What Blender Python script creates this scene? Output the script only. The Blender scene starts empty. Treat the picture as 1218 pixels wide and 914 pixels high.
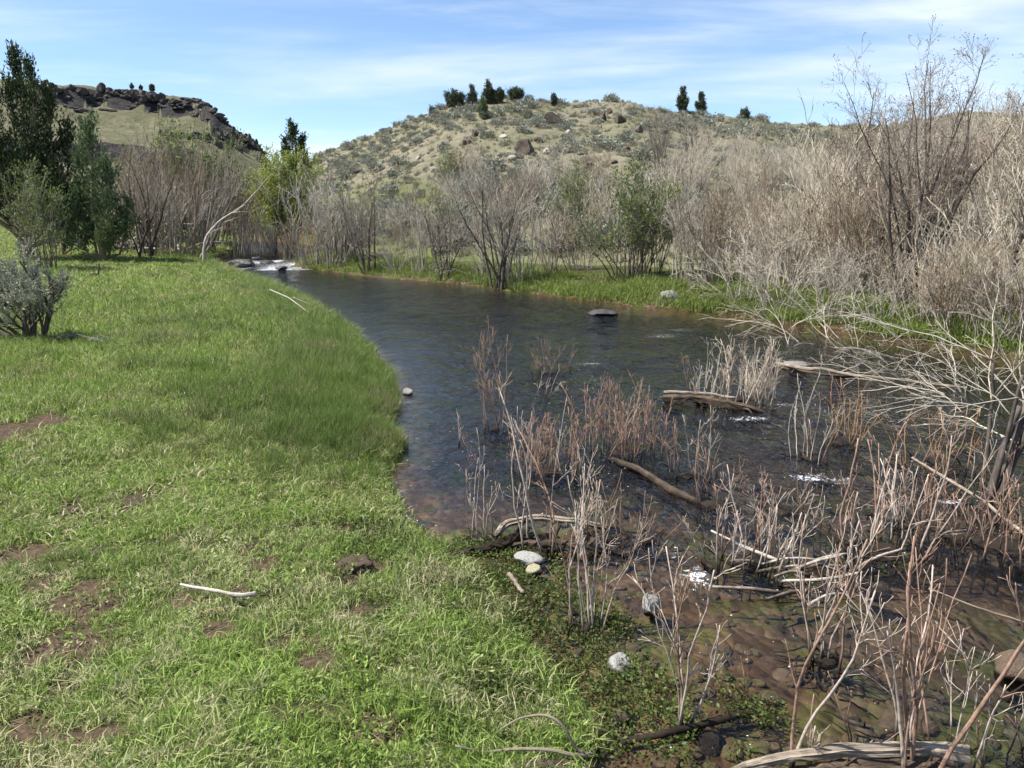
import bpy, bmesh, math
import numpy as np
from mathutils import Vector

# ------------------------------------------------------------------ scene, camera, sky, sun
scene = bpy.context.scene
C = scene.collection
W0, H0, F0 = 1218.0, 914.0, 903.0
CAM_Z = 1.85
PITCH = math.atan((457 - 262) / F0)

cam_d = bpy.data.cameras.new('camera')
cam_d.sensor_width = 36.0
cam_d.lens = 36.0 * F0 / W0
cam_d.clip_start = 0.05
cam_d.clip_end = 6000
cam = bpy.data.objects.new('camera', cam_d)
cam.location = (0, 0, CAM_Z)
cam.rotation_euler = (math.pi / 2 - PITCH, 0, 0)
C.objects.link(cam)
scene.camera = cam

SUN_EL = math.radians(56)
SUN_AZ = math.radians(-96)          # measured from +Y towards +X
sun_dir = Vector((math.sin(SUN_AZ) * math.cos(SUN_EL), math.cos(SUN_AZ) * math.cos(SUN_EL), math.sin(SUN_EL)))

world = bpy.data.worlds.new('World')
scene.world = world
world.use_nodes = True
wn, wl = world.node_tree.nodes, world.node_tree.links
wn.clear()
wout = wn.new('ShaderNodeOutputWorld')
wbg = wn.new('ShaderNodeBackground'); wbg.inputs['Strength'].default_value = 0.10
sky = wn.new('ShaderNodeTexSky'); sky.sky_type = 'NISHITA'; sky.sun_disc = False
sky.sun_elevation = SUN_EL; sky.sun_rotation = SUN_AZ
sky.altitude = 1400; sky.air_density = 1.0; sky.dust_density = 0.25; sky.ozone_density = 3.2
# thin cirrus on a high plane
tc = wn.new('ShaderNodeTexCoord')
sep = wn.new('ShaderNodeSeparateXYZ'); wl.new(tc.outputs['Generated'], sep.inputs[0])
zz = wn.new('ShaderNodeMath'); zz.operation = 'MAXIMUM'; wl.new(sep.outputs['Z'], zz.inputs[0]); zz.inputs[1].default_value = 0.0
zz2 = wn.new('ShaderNodeMath'); zz2.operation = 'ADD'; wl.new(zz.outputs[0], zz2.inputs[0]); zz2.inputs[1].default_value = 0.10
dx = wn.new('ShaderNodeMath'); dx.operation = 'DIVIDE'; wl.new(sep.outputs['X'], dx.inputs[0]); wl.new(zz2.outputs[0], dx.inputs[1])
dy = wn.new('ShaderNodeMath'); dy.operation = 'DIVIDE'; wl.new(sep.outputs['Y'], dy.inputs[0]); wl.new(zz2.outputs[0], dy.inputs[1])
cmb = wn.new('ShaderNodeCombineXYZ'); wl.new(dx.outputs[0], cmb.inputs[0]); wl.new(dy.outputs[0], cmb.inputs[1])
def wnoise(scale_vec, rot, loc, scale, detail, rough, lo, hi):
    mp = wn.new('ShaderNodeMapping'); wl.new(cmb.outputs[0], mp.inputs[0])
    mp.inputs['Scale'].default_value = scale_vec; mp.inputs['Rotation'].default_value = (0, 0, rot); mp.inputs['Location'].default_value = loc
    nz = wn.new('ShaderNodeTexNoise'); wl.new(mp.outputs[0], nz.inputs['Vector'])
    nz.inputs['Scale'].default_value = scale; nz.inputs['Detail'].default_value = detail; nz.inputs['Roughness'].default_value = rough
    nz.inputs['Distortion'].default_value = 0.35
    mr = wn.new('ShaderNodeMapRange'); mr.interpolation_type = 'SMOOTHSTEP'; wl.new(nz.outputs['Fac'], mr.inputs['Value'])
    mr.inputs['From Min'].default_value = lo; mr.inputs['From Max'].default_value = hi
    return mr.outputs[0]
c1 = wnoise((0.32, 0.75, 1), math.radians(-14), (0.4, 1.7, 0), 1.0, 6, 0.55, 0.40, 0.72)
c2 = wnoise((1.1, 2.6, 1), math.radians(-22), (3.1, 0.3, 0), 0.8, 7, 0.6, 0.50, 0.85)
mx = wn.new('ShaderNodeMath'); mx.operation = 'ADD'; wl.new(c1, mx.inputs[0])
mh = wn.new('ShaderNodeMath'); mh.operation = 'MULTIPLY'; wl.new(c2, mh.inputs[0]); mh.inputs[1].default_value = 0.5
wl.new(mh.outputs[0], mx.inputs[1])
mk_ = wn.new('ShaderNodeMath'); mk_.operation = 'MULTIPLY'; mk_.use_clamp = True; wl.new(mx.outputs[0], mk_.inputs[0]); mk_.inputs[1].default_value = 0.80
mix = wn.new('ShaderNodeMix'); mix.data_type = 'RGBA'
wl.new(mk_.outputs[0], mix.inputs[0]); wl.new(sky.outputs[0], mix.inputs[6]); mix.inputs[7].default_value = (5.2, 5.7, 6.3, 1)
wl.new(mix.outputs[2], wbg.inputs['Color']); wl.new(wbg.outputs[0], wout.inputs['Surface'])

sun_d = bpy.data.lights.new('sun', 'SUN')
sun_d.energy = 5.0; sun_d.angle = math.radians(0.53); sun_d.color = (1.0, 0.95, 0.87)
sun_o = bpy.data.objects.new('sun', sun_d)
sun_o.rotation_euler = sun_dir.to_track_quat('Z', 'Y').to_euler()
sun_o.location = (-20, 10, 40)
C.objects.link(sun_o)

vs = scene.view_settings
scene.display_settings.display_device = 'sRGB'
vs.view_transform = 'Standard'; vs.look = 'None'; vs.gamma = 1.0; vs.use_curve_mapping = False
vs.exposure = 1.0
scene.cycles.max_bounces = 5
scene.cycles.diffuse_bounces = 2
scene.cycles.glossy_bounces = 2
scene.cycles.use_adaptive_sampling = True
scene.cycles.adaptive_threshold = 0.035
scene.cycles.transparent_max_bounces = 12
scene.cycles.use_denoising = True
scene.cycles.caustics_reflective = False
scene.cycles.caustics_refractive = False

# ------------------------------------------------------------------ maths helpers
CP, SP = math.cos(PITCH), math.sin(PITCH)

def ray(px, py):
    u = (px - W0 / 2) / F0; k = (H0 / 2 - py) / F0
    return np.array([u, CP + k * SP, -SP + k * CP])

def plane_pt(px, py, z=0.0):
    d = ray(px, py); t = (z - CAM_Z) / d[2]
    return d[0] * t, d[1] * t

def sky_dir(px, py):
    d = ray(px, py)
    return math.atan2(d[0], d[1]), d[2] / math.hypot(d[0], d[1])

def _hash(ix, iy, seed):
    h = (ix.astype(np.int64) * 374761393 + iy.astype(np.int64) * 668265263 + seed * 1442695041) & 0xFFFFFFFF
    h = ((h ^ (h >> 13)) * 1274126177) & 0xFFFFFFFF
    h = h ^ (h >> 16)
    return (h & 0xFFFFFF) / float(0xFFFFFF)

def vnoise(x, y, seed=0):
    ix, iy = np.floor(x), np.floor(y)
    fx, fy = x - ix, y - iy
    fx = fx * fx * (3 - 2 * fx); fy = fy * fy * (3 - 2 * fy)
    a = _hash(ix, iy, seed); b = _hash(ix + 1, iy, seed); c = _hash(ix, iy + 1, seed); d = _hash(ix + 1, iy + 1, seed)
    return (a * (1 - fx) + b * fx) * (1 - fy) + (c * (1 - fx) + d * fx) * fy

def fbm(x, y, oct=4, seed=0, gain=0.5):
    x = np.asarray(x, float); y = np.asarray(y, float)
    s = 0; a = 1.0; n = 0
    for o in range(oct):
        s = s + a * (vnoise(x, y, seed + o * 17) - 0.5); n += a
        a *= gain; x = x * 2.03 + 11.3; y = y * 2.03 - 7.7
    return s / n * 2

def sstep(a, b, x):
    t = np.clip((x - a) / (b - a), 0, 1)
    return t * t * (3 - 2 * t)

# ------------------------------------------------------------------ the stream's banks (traced on the water plane)
LEFT_PX = [(238, 317), (300, 334), (345, 353), (390, 379), (428, 413), (446, 450), (452, 492), (450, 530), (447, 560), (458, 600),
           (482, 640), (530, 668), (575, 705), (625, 752), (672, 800), (694, 850), (712, 912)]
RIGHT_PX = [(335, 316), (400, 324), (470, 331), (560, 339), (605, 346), (660, 352), (720, 360), (790, 367), (870, 373), (950, 386),
            (1050, 399), (1140, 410), (1218, 422)]
LB = [(-30.0, 62.0), (-18.0, 50.0), (-13.6, 38.0)] + [plane_pt(*p) for p in LEFT_PX] + [(0.45, 1.0), (0.6, -1.0), (0.3, -5.0), (-1.5, -12.0), (-6, -30)]
RB = [(-22.0, 66.0), (-12.0, 52.0), (-9.0, 38.0)] + [plane_pt(*p) for p in RIGHT_PX] + [(8.6, 8.0), (9.2, 4.0), (9.0, -1.0), (8.2, -6.0), (6.5, -13.0), (2, -31)]
LBa, RBa = np.array(LB), np.array(RB)
def smooth_poly(a, n=2):
    for _ in range(n):                       # Chaikin corner cutting
        q = a[:-1] * 0.75 + a[1:] * 0.25; r = a[:-1] * 0.25 + a[1:] * 0.75
        a = np.concatenate([a[:1], np.stack([q, r], 1).reshape(-1, 2), a[-1:]])
    return a
LBa, RBa = smooth_poly(LBa), smooth_poly(RBa)
POLY = np.concatenate([LBa, RBa[::-1]])

def ragged(x, y):
    return x + 0.17 * fbm(x * 1.5, y * 1.5, 3, 141), y + 0.17 * fbm(x * 1.5, y * 1.5, 3, 151)

def seg_dist(x, y, pl):
    x, y = ragged(x, y)
    best = np.full(x.shape, 1e9)
    for (ax, ay), (bx, by) in zip(pl[:-1], pl[1:]):
        vx, vy = bx - ax, by - ay
        t = np.clip(((x - ax) * vx + (y - ay) * vy) / (vx * vx + vy * vy + 1e-12), 0, 1)
        np.minimum(best, (x - ax - t * vx) ** 2 + (y - ay - t * vy) ** 2, out=best)
    return np.sqrt(best)

def in_stream(x, y):
    x, y = ragged(x, y)
    ins = np.zeros(x.shape, bool)
    n = len(POLY)
    for i in range(n):
        x1, y1 = POLY[i]; x2, y2 = POLY[(i + 1) % n]
        if y1 == y2: continue
        c = (y1 > y) != (y2 > y)
        ins ^= c & (x < (x2 - x1) * (y - y1) / (y2 - y1) + x1)
    return ins

# hill and mesa skylines: (column, row, ridge distance, foot distance)
HILL = [(318, 214, 120, 48), (345, 200, 112, 44), (385, 182, 100, 38), (440, 163, 92, 33), (500, 137, 84, 30), (530, 127, 82, 28), (560, 120, 80, 27),
        (610, 118, 78, 26), (660, 123, 77, 25), (700, 122, 76, 24.5), (750, 120, 74, 24), (800, 130, 76, 23), (850, 138, 80, 22), (900, 143, 84, 21),
        (960, 149, 90, 20), (1020, 150, 96, 19), (1060, 149, 100, 18), (1150, 136, 100, 16), (1218, 138, 100, 15), (1330, 145, 98, 15)]
MESA = [(-160, 96, 230, 70), (0, 98, 230, 70), (55, 100, 230, 70), (110, 102, 230, 70), (160, 107, 225, 72), (230, 115, 220, 75), (250, 126, 215, 78),
        (275, 150, 210, 82), (310, 178, 205, 88), (330, 204, 200, 95), (348, 236, 200, 105)]
def table(rows):
    t = []
    for px, py, D, B in rows:
        az, te = sky_dir(px, py); t.append((az, te, D, B))
    return np.array(t)
HT, MT = table(HILL), table(MESA)
r_ = math.radians
HT = np.vstack([[HT[0, 0] - 0.03, 0.0, 120, 50], HT, [r_(55), 0.13, 95, 14], [r_(90), 0.11, 90, 16], [r_(130), 0.09, 90, 18], [r_(165), 0.03, 90, 20], [r_(180), 0.0, 90, 30]])
MT = np.vstack([[r_(-180), 0.0, 230, 80], [r_(-165), 0.06, 230, 80], [r_(-120), 0.16, 230, 70], [r_(-60), 0.185, 230, 70], MT, [MT[-1, 0] + 0.02, 0.0, 200, 110]])

def layer(x, y, T, crest):
    az = np.arctan2(x, y); r = np.hypot(x, y)
    te = np.interp(az, T[:, 0], T[:, 1]); D = np.interp(az, T[:, 0], T[:, 2]); B = np.interp(az, T[:, 0], T[:, 3])
    on = (az >= T[0, 0]) & (az <= T[-1, 0])
    ztop = CAM_Z + te * D
    t = (r - B) / (D - B)
    tc_ = np.clip(t, 0, 1)
    if crest is mesa_crest: tc_ = np.clip(tc_ + (0.035 * fbm(x * .045, y * .045, 3, 34) + 0.012 * fbm(x * .3, y * .3, 2, 35)) * (tc_ > 0.2) * (tc_ < 0.99), 0, 1)
    s = crest(tc_)
    z = 0.55 + (ztop - 0.55) * s
    over = np.clip(r - D, 0, None)
    z = z - np.minimum(over * 0.22, 0.35 * (ztop - 0.5)) * (over > 0)
    return np.where(on & (t > 0) & (te > 0.001), z, -1.0), t, te

def hill_crest(t): return 0.92 * t ** 1.12 + 0.08 * np.sin(t * math.pi / 2)
def mesa_crest(t): return 0.10 * t + 0.64 * t ** 1.5 + 0.10 * sstep(0.55, 0.575, t) + 0.05 * sstep(0.79, 0.83, t) + 0.11 * sstep(0.905, 0.93, t)

def terrain(x, y):
    """height and region code: 0 meadow / bank, 1 stream bed, 2 hill, 3 mesa"""
    x = np.atleast_1d(np.asarray(x, float)); y = np.atleast_1d(np.asarray(y, float))
    r = np.hypot(x, y)
    dl, dr = seg_dist(x, y, LBa), seg_dist(x, y, RBa)
    ins = in_stream(x, y)
    d = np.minimum(dl, dr)
    left = dl < dr
    # bed
    bed = -(0.015 + 0.27 * (1 - np.exp(-(d / 2.2) ** 1.3))) + 0.03 * fbm(x * 1.3, y * 1.3, 3, 5) + 0.025 * fbm(x * 6, y * 6, 2, 8)
    bed = np.minimum(bed, -0.008)
    rise = 0.14 * sstep(29.0, 33.0, y)                      # the riffle: the stream steps up beyond it
    bed = bed + rise
    # left meadow, gentle and marshy near the camera, a cut bank further up
    marsh = sstep(6.0, 4.2, y) * sstep(-3.0, 1.0, y)
    w = 0.35 + 0.9 * marsh
    lm = 0.01 + (0.17 - 0.03 * marsh) * (1 - np.exp(-d / w)) + 0.010 * d + 0.03 * fbm(x * 0.7, y * 0.7, 3, 2) * sstep(0.1, 1.0, d) + 0.022 * fbm(x * 4.5, y * 4.5, 3, 3) * sstep(0.05, 0.5, d)
    lm = lm + rise * 0.8 + 0.30 * sstep(22, 40, r) + 0.03 * np.clip(r - 40, 0, 60)
    rm = 0.015 + 0.40 * (1 - np.exp(-d / 1.4)) + 0.02 * np.minimum(d, 15) + 0.05 * fbm(x * 0.9, y * 0.9, 3, 4) * sstep(0.1, 1.0, d) + rise * 0.8
    z = np.where(ins, bed, np.where(left, lm, rm))
    code = np.where(ins, 1, 0)
    hz, ht, _ = layer(x, y, HT, hill_crest)
    hz = hz + (0.55 * fbm(x * 0.14, y * 0.14, 4, 21) + 0.16 * fbm(x * 0.7, y * 0.7, 3, 22)) * sstep(0, 0.15, ht)
    mz, mt, mte = layer(x, y, MT, mesa_crest)
    mz = mz + (1.2 * fbm(x * 0.05, y * 0.05, 3, 31) + 0.5 * fbm(x * 0.2, y * 0.2, 3, 32)) * sstep(0, 0.3, mt) * sstep(0.0, 0.06, mte)
    up = (~ins) & (hz > z); z = np.where(up, hz, z); code = np.where(up, 2, code)
    up = (~ins) & (mz > z); z = np.where(up, mz, z); code = np.where(up, 3, code)
    far = sstep(350, 1200, r)
    z = np.where(r > 350, z * (1 - far) + 6 * far, z)
    return z, code, np.where(ins, d, -d)

def zat(x, y): return float(terrain(x, y)[0][0])

def ground_pt(px, py, tmax=260.0):
    d = ray(px, py)
    ts = np.geomspace(1.2, tmax, 900)
    X, Y, Z = d[0] * ts, d[1] * ts, CAM_Z + d[2] * ts
    g = terrain(X, Y)[0]
    hit = np.nonzero(Z <= g)[0]
    i = hit[0] if len(hit) else len(ts) - 1
    return float(X[i]), float(Y[i]), float(g[i])

# ------------------------------------------------------------------ mesh helpers
class MB:
    def __init__(s): s.v = []; s.q = []; s.t = []; s.n = 0; s.mq = []; s.mt = []
    def add(s, v, q=None, t=None, m=0):
        v = np.asarray(v, float).reshape(-1, 3)
        if q is not None and len(q): s.q.append(np.asarray(q) + s.n); s.mq.append(np.full(len(q), m))
        if t is not None and len(t): s.t.append(np.asarray(t) + s.n); s.mt.append(np.full(len(t), m))
        s.v.append(v); s.n += len(v)
        return s
    def mesh(s, name, mats=(), smooth=True):
        me = bpy.data.meshes.new(name)
        v = np.concatenate(s.v) if s.v else np.zeros((0, 3))
        q = np.concatenate(s.q) if s.q else np.zeros((0, 4), int)
        t = np.concatenate(s.t) if s.t else np.zeros((0, 3), int)
        me.vertices.add(len(v)); me.vertices.foreach_set('co', v.astype(np.float32).ravel())
        me.loops.add(q.size + t.size)
        me.loops.foreach_set('vertex_index', np.concatenate([q.ravel(), t.ravel()]).astype(np.int32))
        me.polygons.add(len(q) + len(t))
        ls = np.concatenate([np.arange(len(q)) * 4, q.size + np.arange(len(t)) * 3]).astype(np.int32)
        me.polygons.foreach_set('loop_start', ls)
        mi = np.concatenate([np.concatenate(s.mq) if s.mq else np.zeros(0, int), np.concatenate(s.mt) if s.mt else np.zeros(0, int)]).astype(np.int32)
        for m in mats: me.materials.append(m)
        me.polygons.foreach_set('material_index', mi)
        me.polygons.foreach_set('use_smooth', np.full(len(q) + len(t), smooth))
        me.update(calc_edges=True); me.validate()
        return me

def tubes(mb, P, R, sides=4, cap=False, m=0, wob=0.0, rng=None):
    """P (N,n,3) poly-lines, R (N,n) radii"""
    P = np.asarray(P, float); R = np.asarray(R, float)
    if P.ndim == 2: P = P[None]; R = R[None]
    N, n, _ = P.shape
    T = np.gradient(P, axis=1); T /= np.linalg.norm(T, axis=2, keepdims=True) + 1e-9
    ref = np.where(np.abs(T[:, :1, 2:3]) > 0.85, np.array([1.0, 0.13, 0]), np.array([0.05, 0.1, 1.0]))
    ref = np.broadcast_to(ref, P.shape)
    A = np.cross(T, ref); A /= np.linalg.norm(A, axis=2, keepdims=True) + 1e-9
    B = np.cross(T, A)
    ang = np.arange(sides) * 2 * math.pi / sides
    rr = R[:, :, None] * np.ones(sides)
    if wob and rng is not None:
        rr = rr * (1 + wob * rng.normal(size=(N, 1, sides)) * 0.7 + wob * rng.normal(size=rr.shape) * 0.6)
    V = P[:, :, None] + rr[..., None] * (np.cos(ang)[:, None] * A[:, :, None] + np.sin(ang)[:, None] * B[:, :, None])
    idx = np.arange(N * n * sides).reshape(N, n, sides)
    a = idx[:, :-1]; b = idx[:, 1:]
    q = np.stack([a, np.roll(a, -1, 2), np.roll(b, -1, 2), b], -1).reshape(-1, 4)
    v = V.reshape(-1, 3); t = None
    if cap:
        c0 = P[:, 0] ; c1_ = P[:, -1]
        base = N * n * sides
        v = np.concatenate([v, c0, c1_])
        i0 = base + np.arange(N); i1 = base + N + np.arange(N)
        r0, r1 = idx[:, 0], idx[:, -1]
        t0 = np.stack([np.repeat(i0[:, None], sides, 1), np.roll(r0, -1, 1), r0], -1).reshape(-1, 3)
        t1 = np.stack([np.repeat(i1[:, None], sides, 1), r1, np.roll(r1, -1, 1)], -1).reshape(-1, 3)
        t = np.concatenate([t0, t1])
    mb.add(v, q, t, m)

def norm(a): return a / (np.linalg.norm(a, axis=-1, keepdims=True) + 1e-9)

def grow(rng, base, dirs, length, npts, wander=0.15, bend=(0, 0, 0.0)):
    """poly-lines from base (N,3) along dirs, wandering and bending"""
    N = len(base)
    L = np.broadcast_to(np.asarray(length, float), (N,))
    P = np.zeros((N, npts, 3)); P[:, 0] = base
    d = norm(dirs.copy()); st = (L / (npts - 1))[:, None]
    bend = np.asarray(bend, float)
    for i in range(1, npts):
        d = norm(d + rng.normal(size=(N, 3)) * wander + bend)
        P[:, i] = P[:, i - 1] + d * st
    return P

def taper(r0, npts, N, tip=0.3, rng=None):
    r0 = np.broadcast_to(np.asarray(r0, float), (N,))
    f = np.linspace(1, tip, npts)
    return r0[:, None] * f[None]

def side_shoots(rng, P, R, per, lmin, lmax, ang=0.7, npts=4, tmin=0.3, rad=0.5, wander=0.15, bend=(0, 0, 0.1), short=True):
    N, n, _ = P.shape
    pi = np.repeat(np.arange(N), per)
    t = rng.uniform(tmin, 0.98, len(pi)) * (n - 1)
    i = np.minimum(t.astype(int), n - 2); f = (t - i)[:, None]
    b = P[pi, i] * (1 - f) + P[pi, i + 1] * f
    tan = norm(P[pi, i + 1] - P[pi, i])
    side = norm(np.cross(tan, rng.normal(size=tan.shape)))
    a = ang * rng.uniform(0.6, 1.3, len(pi))[:, None]
    d = tan * np.cos(a) + side * np.sin(a)
    L = rng.uniform(lmin, lmax, len(pi))
    if short: L = L * (1.15 - 0.6 * t / (n - 1))
    r = R[pi, i] * rad
    Q = grow(rng, b, d, L, npts, wander, bend)
    return Q, taper(r, npts, len(pi), 0.35)

def fan(rng, n, rb, height, spread, npts=7, wander=0.1, up=0.06, hvar=0.3, lean=(0, 0)):
    a = rng.uniform(0, 2 * math.pi, n); rr = rb * np.sqrt(rng.uniform(0, 1, n))
    base = np.stack([rr * np.cos(a), rr * np.sin(a), np.zeros(n)], 1)
    tilt = np.abs(rng.normal(0, spread, n))
    a2 = a + rng.normal(0, 0.7, n)
    d = np.stack([np.sin(tilt) * np.cos(a2) + lean[0], np.sin(tilt) * np.sin(a2) + lean[1], np.cos(tilt)], 1)
    h = height * (1 - hvar * rng.uniform(0, 1, n))
    return grow(rng, base, d, h, npts, wander, (0, 0, up))

def leaf_quads(mb, pts, dirs, length, width, rng, m=0):
    """rhombic leaves: pts (N,3) base, dirs (N,3)"""
    N = len(pts); dirs = norm(dirs)
    side = norm(np.cross(dirs, rng.normal(size=dirs.shape)))
    nrm = np.cross(dirs, side)
    L = length * rng.uniform(0.6, 1.25, N)[:, None]; Wd = width * rng.uniform(0.7, 1.2, N)[:, None]
    mid = pts + dirs * L * 0.5 + nrm * L * 0.08
    v = np.stack([pts, mid + side * Wd * 0.5, pts + dirs * L, mid - side * Wd * 0.5], 1).reshape(-1, 3)
    q = np.arange(N * 4).reshape(-1, 4)
    mb.add(v, q, None, m)

def blades(mb, base, height, width, lean, rng, m=0):
    """grass blades, each a bent strip of one quad and one tip triangle"""
    N = len(base)
    a = rng.uniform(0, 2 * math.pi, N)
    d = np.stack([np.cos(a), np.sin(a), np.zeros(N)], 1)
    a2 = rng.uniform(0, 2 * math.pi, N)
    s = np.stack([np.cos(a2), np.sin(a2), np.zeros(N)], 1)
    h = np.broadcast_to(height, (N,))[:, None]; w = np.broadcast_to(width, (N,))[:, None]; l = np.broadcast_to(lean, (N,))[:, None]
    up = np.array([0, 0, 1.0])
    p1 = base + up * h * 0.55 + d * l * h * 0.28
    p2 = base + up * h * (1 - 0.35 * l) + d * l * h * 0.95
    v = np.stack([base - s * w * .5, base + s * w * .5, p1 + s * w * .42, p1 - s * w * .42, p2], 1).reshape(-1, 3)
    k = np.arange(N)[:, None] * 5
    mb.add(v, k + np.array([[0, 1, 2, 3]]), k + np.array([[3, 2, 4]]), m)

# ------------------------------------------------------------------ object helpers
def tag(o, label=None, cat=None, group=None, kind=None):
    if label: o['label'] = label
    if cat: o['category'] = cat
    if group: o['group'] = group
    if kind: o['kind'] = kind
    return o
def empty(name, loc, rz=0.0, sc=1.0):
    o = bpy.data.objects.new(name, None); o.location = loc; o.rotation_euler = (0, 0, rz)
    o.scale = (sc, sc, sc) if np.isscalar(sc) else sc
    o.empty_display_size = 0.2; C.objects.link(o); return o
def mobj(name, me, parent=None, loc=None, rz=0.0, sc=1.0):
    o = bpy.data.objects.new(name, me); C.objects.link(o)
    if parent: o.parent = parent
    if loc is not None: o.location = loc
    o.rotation_euler = (0, 0, rz)
    o.scale = (sc, sc, sc) if np.isscalar(sc) else sc
    return o

# ------------------------------------------------------------------ materials
def new_mat(name):
    m = bpy.data.materials.new(name); m.use_nodes = True
    n, l = m.node_tree.nodes, m.node_tree.links
    n.clear(); out = n.new('ShaderNodeOutputMaterial')
    return m, n, l, out
def N_(n, typ, **kw):
    o = n.new('ShaderNode' + typ)
    for k, v in kw.items():
        if hasattr(o, k): setattr(o, k, v)
        else: o.inputs[k.replace('_', ' ')].default_value = v
    return o
def noise(n, l, vec, scale, detail=4, rough=0.55, dist=0.0):
    o = n.new('ShaderNodeTexNoise'); o.inputs['Scale'].default_value = scale; o.inputs['Detail'].default_value = detail
    o.inputs['Roughness'].default_value = rough; o.inputs['Distortion'].default_value = dist
    if vec is not None: l.new(vec, o.inputs['Vector'])
    return o.outputs['Fac']
def ramp(n, l, fac, stops, interp='LINEAR'):
    o = n.new('ShaderNodeValToRGB'); o.color_ramp.interpolation = interp
    e = o.color_ramp.elements
    while len(e) < len(stops): e.new(0.5)
    for el, (p, c) in zip(e, stops):
        el.position = p; el.color = (c[0], c[1], c[2], 1) if len(c) == 3 else c
    l.new(fac, o.inputs[0]); return o.outputs[0]
def mixc(n, l, fac, a, b):
    o = n.new('ShaderNodeMix'); o.data_type = 'RGBA'
    for i, x in ((0, fac), (6, a), (7, b)):
        if hasattr(x, 'is_output'): l.new(x, o.inputs[i])
        else: o.inputs[i].default_value = x if i == 0 else (x[0], x[1], x[2], 1)
    return o.outputs[2]
def math_(n, l, op, a, b=None, clamp=False):
    o = n.new('ShaderNodeMath'); o.operation = op; o.use_clamp = clamp
    for i, x in ((0, a), (1, b)):
        if x is None: continue
        if hasattr(x, 'is_output'): l.new(x, o.inputs[i])
        else: o.inputs[i].default_value = x
    return o.outputs[0]
def maprange(n, l, v, a, b, c=0.0, d=1.0):
    o = n.new('ShaderNodeMapRange'); o.interpolation_type = 'SMOOTHSTEP'; l.new(v, o.inputs[0])
    for i, x in zip((1, 2, 3, 4), (a, b, c, d)): o.inputs[i].default_value = x
    return o.outputs[0]
def bump(n, l, h, strength=0.5, dist=0.02, nrm=None):
    o = n.new('ShaderNodeBump'); o.inputs['Strength'].default_value = strength; o.inputs['Distance'].default_value = dist
    l.new(h, o.inputs['Height'])
    if nrm is not None: l.new(nrm, o.inputs['Normal'])
    return o.outputs[0]
def mapping(n, l, vec, scale=(1, 1, 1), rot=(0, 0, 0)):
    o = n.new('ShaderNodeMapping'); o.inputs['Scale'].default_value = scale; o.inputs['Rotation'].default_value = rot
    l.new(vec, o.inputs[0]); return o.outputs[0]
def coord(n, which='Object'):
    if which == 'World': return n.new('ShaderNodeNewGeometry').outputs['Position']
    return n.new('ShaderNodeTexCoord').outputs[which]

def bark(name, a, b, scale=18, stain=None, rough=0.85):
    m, n, l, out = new_mat(name)
    p = coord(n)
    f = noise(n, l, p, scale, 5, 0.6)
    col = ramp(n, l, f, [(0.3, a), (0.7, b)])
    rnd = n.new('ShaderNodeObjectInfo').outputs['Random']
    f2 = noise(n, l, coord(n, 'World'), 2.2, 3)
    hs = n.new('ShaderNodeHueSaturation')
    v = math_(n, l, 'ADD', math_(n, l, 'MULTIPLY', rnd, 0.30), math_(n, l, 'MULTIPLY', f2, 0.5))
    l.new(math_(n, l, 'ADD', v, 0.6), hs.inputs['Value']); l.new(col, hs.inputs['Color'])
    col = hs.outputs[0]
    if stain:                                   # wet mud up to a tide mark on the world's water level
        sp = n.new('ShaderNodeSeparateXYZ'); l.new(coord(n, 'World'), sp.inputs[0])
        zf = math_(n, l, 'ADD', sp.outputs['Z'], math_(n, l, 'MULTIPLY', f, 0.06))
        col = mixc(n, l, maprange(n, l, zf, 0.03, 0.13), stain, col)
    bs = N_(n, 'BsdfPrincipled'); bs.inputs['Roughness'].default_value = rough
    bs.inputs['Specular IOR Level'].default_value = 0.25
    l.new(col, bs.inputs['Base Color'])
    l.new(bump(n, l, f, 0.5, 0.006), bs.inputs['Normal'])
    l.new(bs.outputs[0], out.inputs[0])
    return m

def wood(name, a, b, dark, stain=None, tide=(0.03, 0.13)):
    """weathered wood: grain streaks run along the limb (attribute 'wood'), with dark checks"""
    m, n, l, out = new_mat(name)
    at = n.new('ShaderNodeAttribute'); at.attribute_name = 'wood'
    g = noise(n, l, at.outputs['Vector'], 2.4, 6, 0.65, 0.3); g2 = noise(n, l, at.outputs['Vector'], 6.5, 3, 0.6)
    f = noise(n, l, coord(n), 14, 5, 0.65)
    k = math_(n, l, 'ADD', math_(n, l, 'MULTIPLY', g, 0.6), math_(n, l, 'MULTIPLY', f, 0.4))
    col = ramp(n, l, k, [(0.32, a), (0.66, b)])
    crack = maprange(n, l, g2, 0.40, 0.33)
    col = mixc(n, l, crack, col, dark)
    blot = noise(n, l, coord(n), 5, 4, 0.6)
    col = mixc(n, l, maprange(n, l, blot, 0.55, 0.72, 0, 0.65), col, dark)
    if stain:
        sp = n.new('ShaderNodeSeparateXYZ'); l.new(coord(n, 'World'), sp.inputs[0])
        zf = math_(n, l, 'ADD', sp.outputs['Z'], math_(n, l, 'MULTIPLY', f, 0.05))
        col = mixc(n, l, maprange(n, l, zf, *tide), stain, col)
    bs = N_(n, 'BsdfPrincipled'); bs.inputs['Roughness'].default_value = 0.85; bs.inputs['Specular IOR Level'].default_value = 0.2
    l.new(col, bs.inputs['Base Color'])
    h = math_(n, l, 'SUBTRACT', k, math_(n, l, 'MULTIPLY', crack, 0.6))
    l.new(bump(n, l, h, 0.9, 0.008), bs.inputs['Normal']); l.new(bs.outputs[0], out.inputs[0])
    return m

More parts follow.
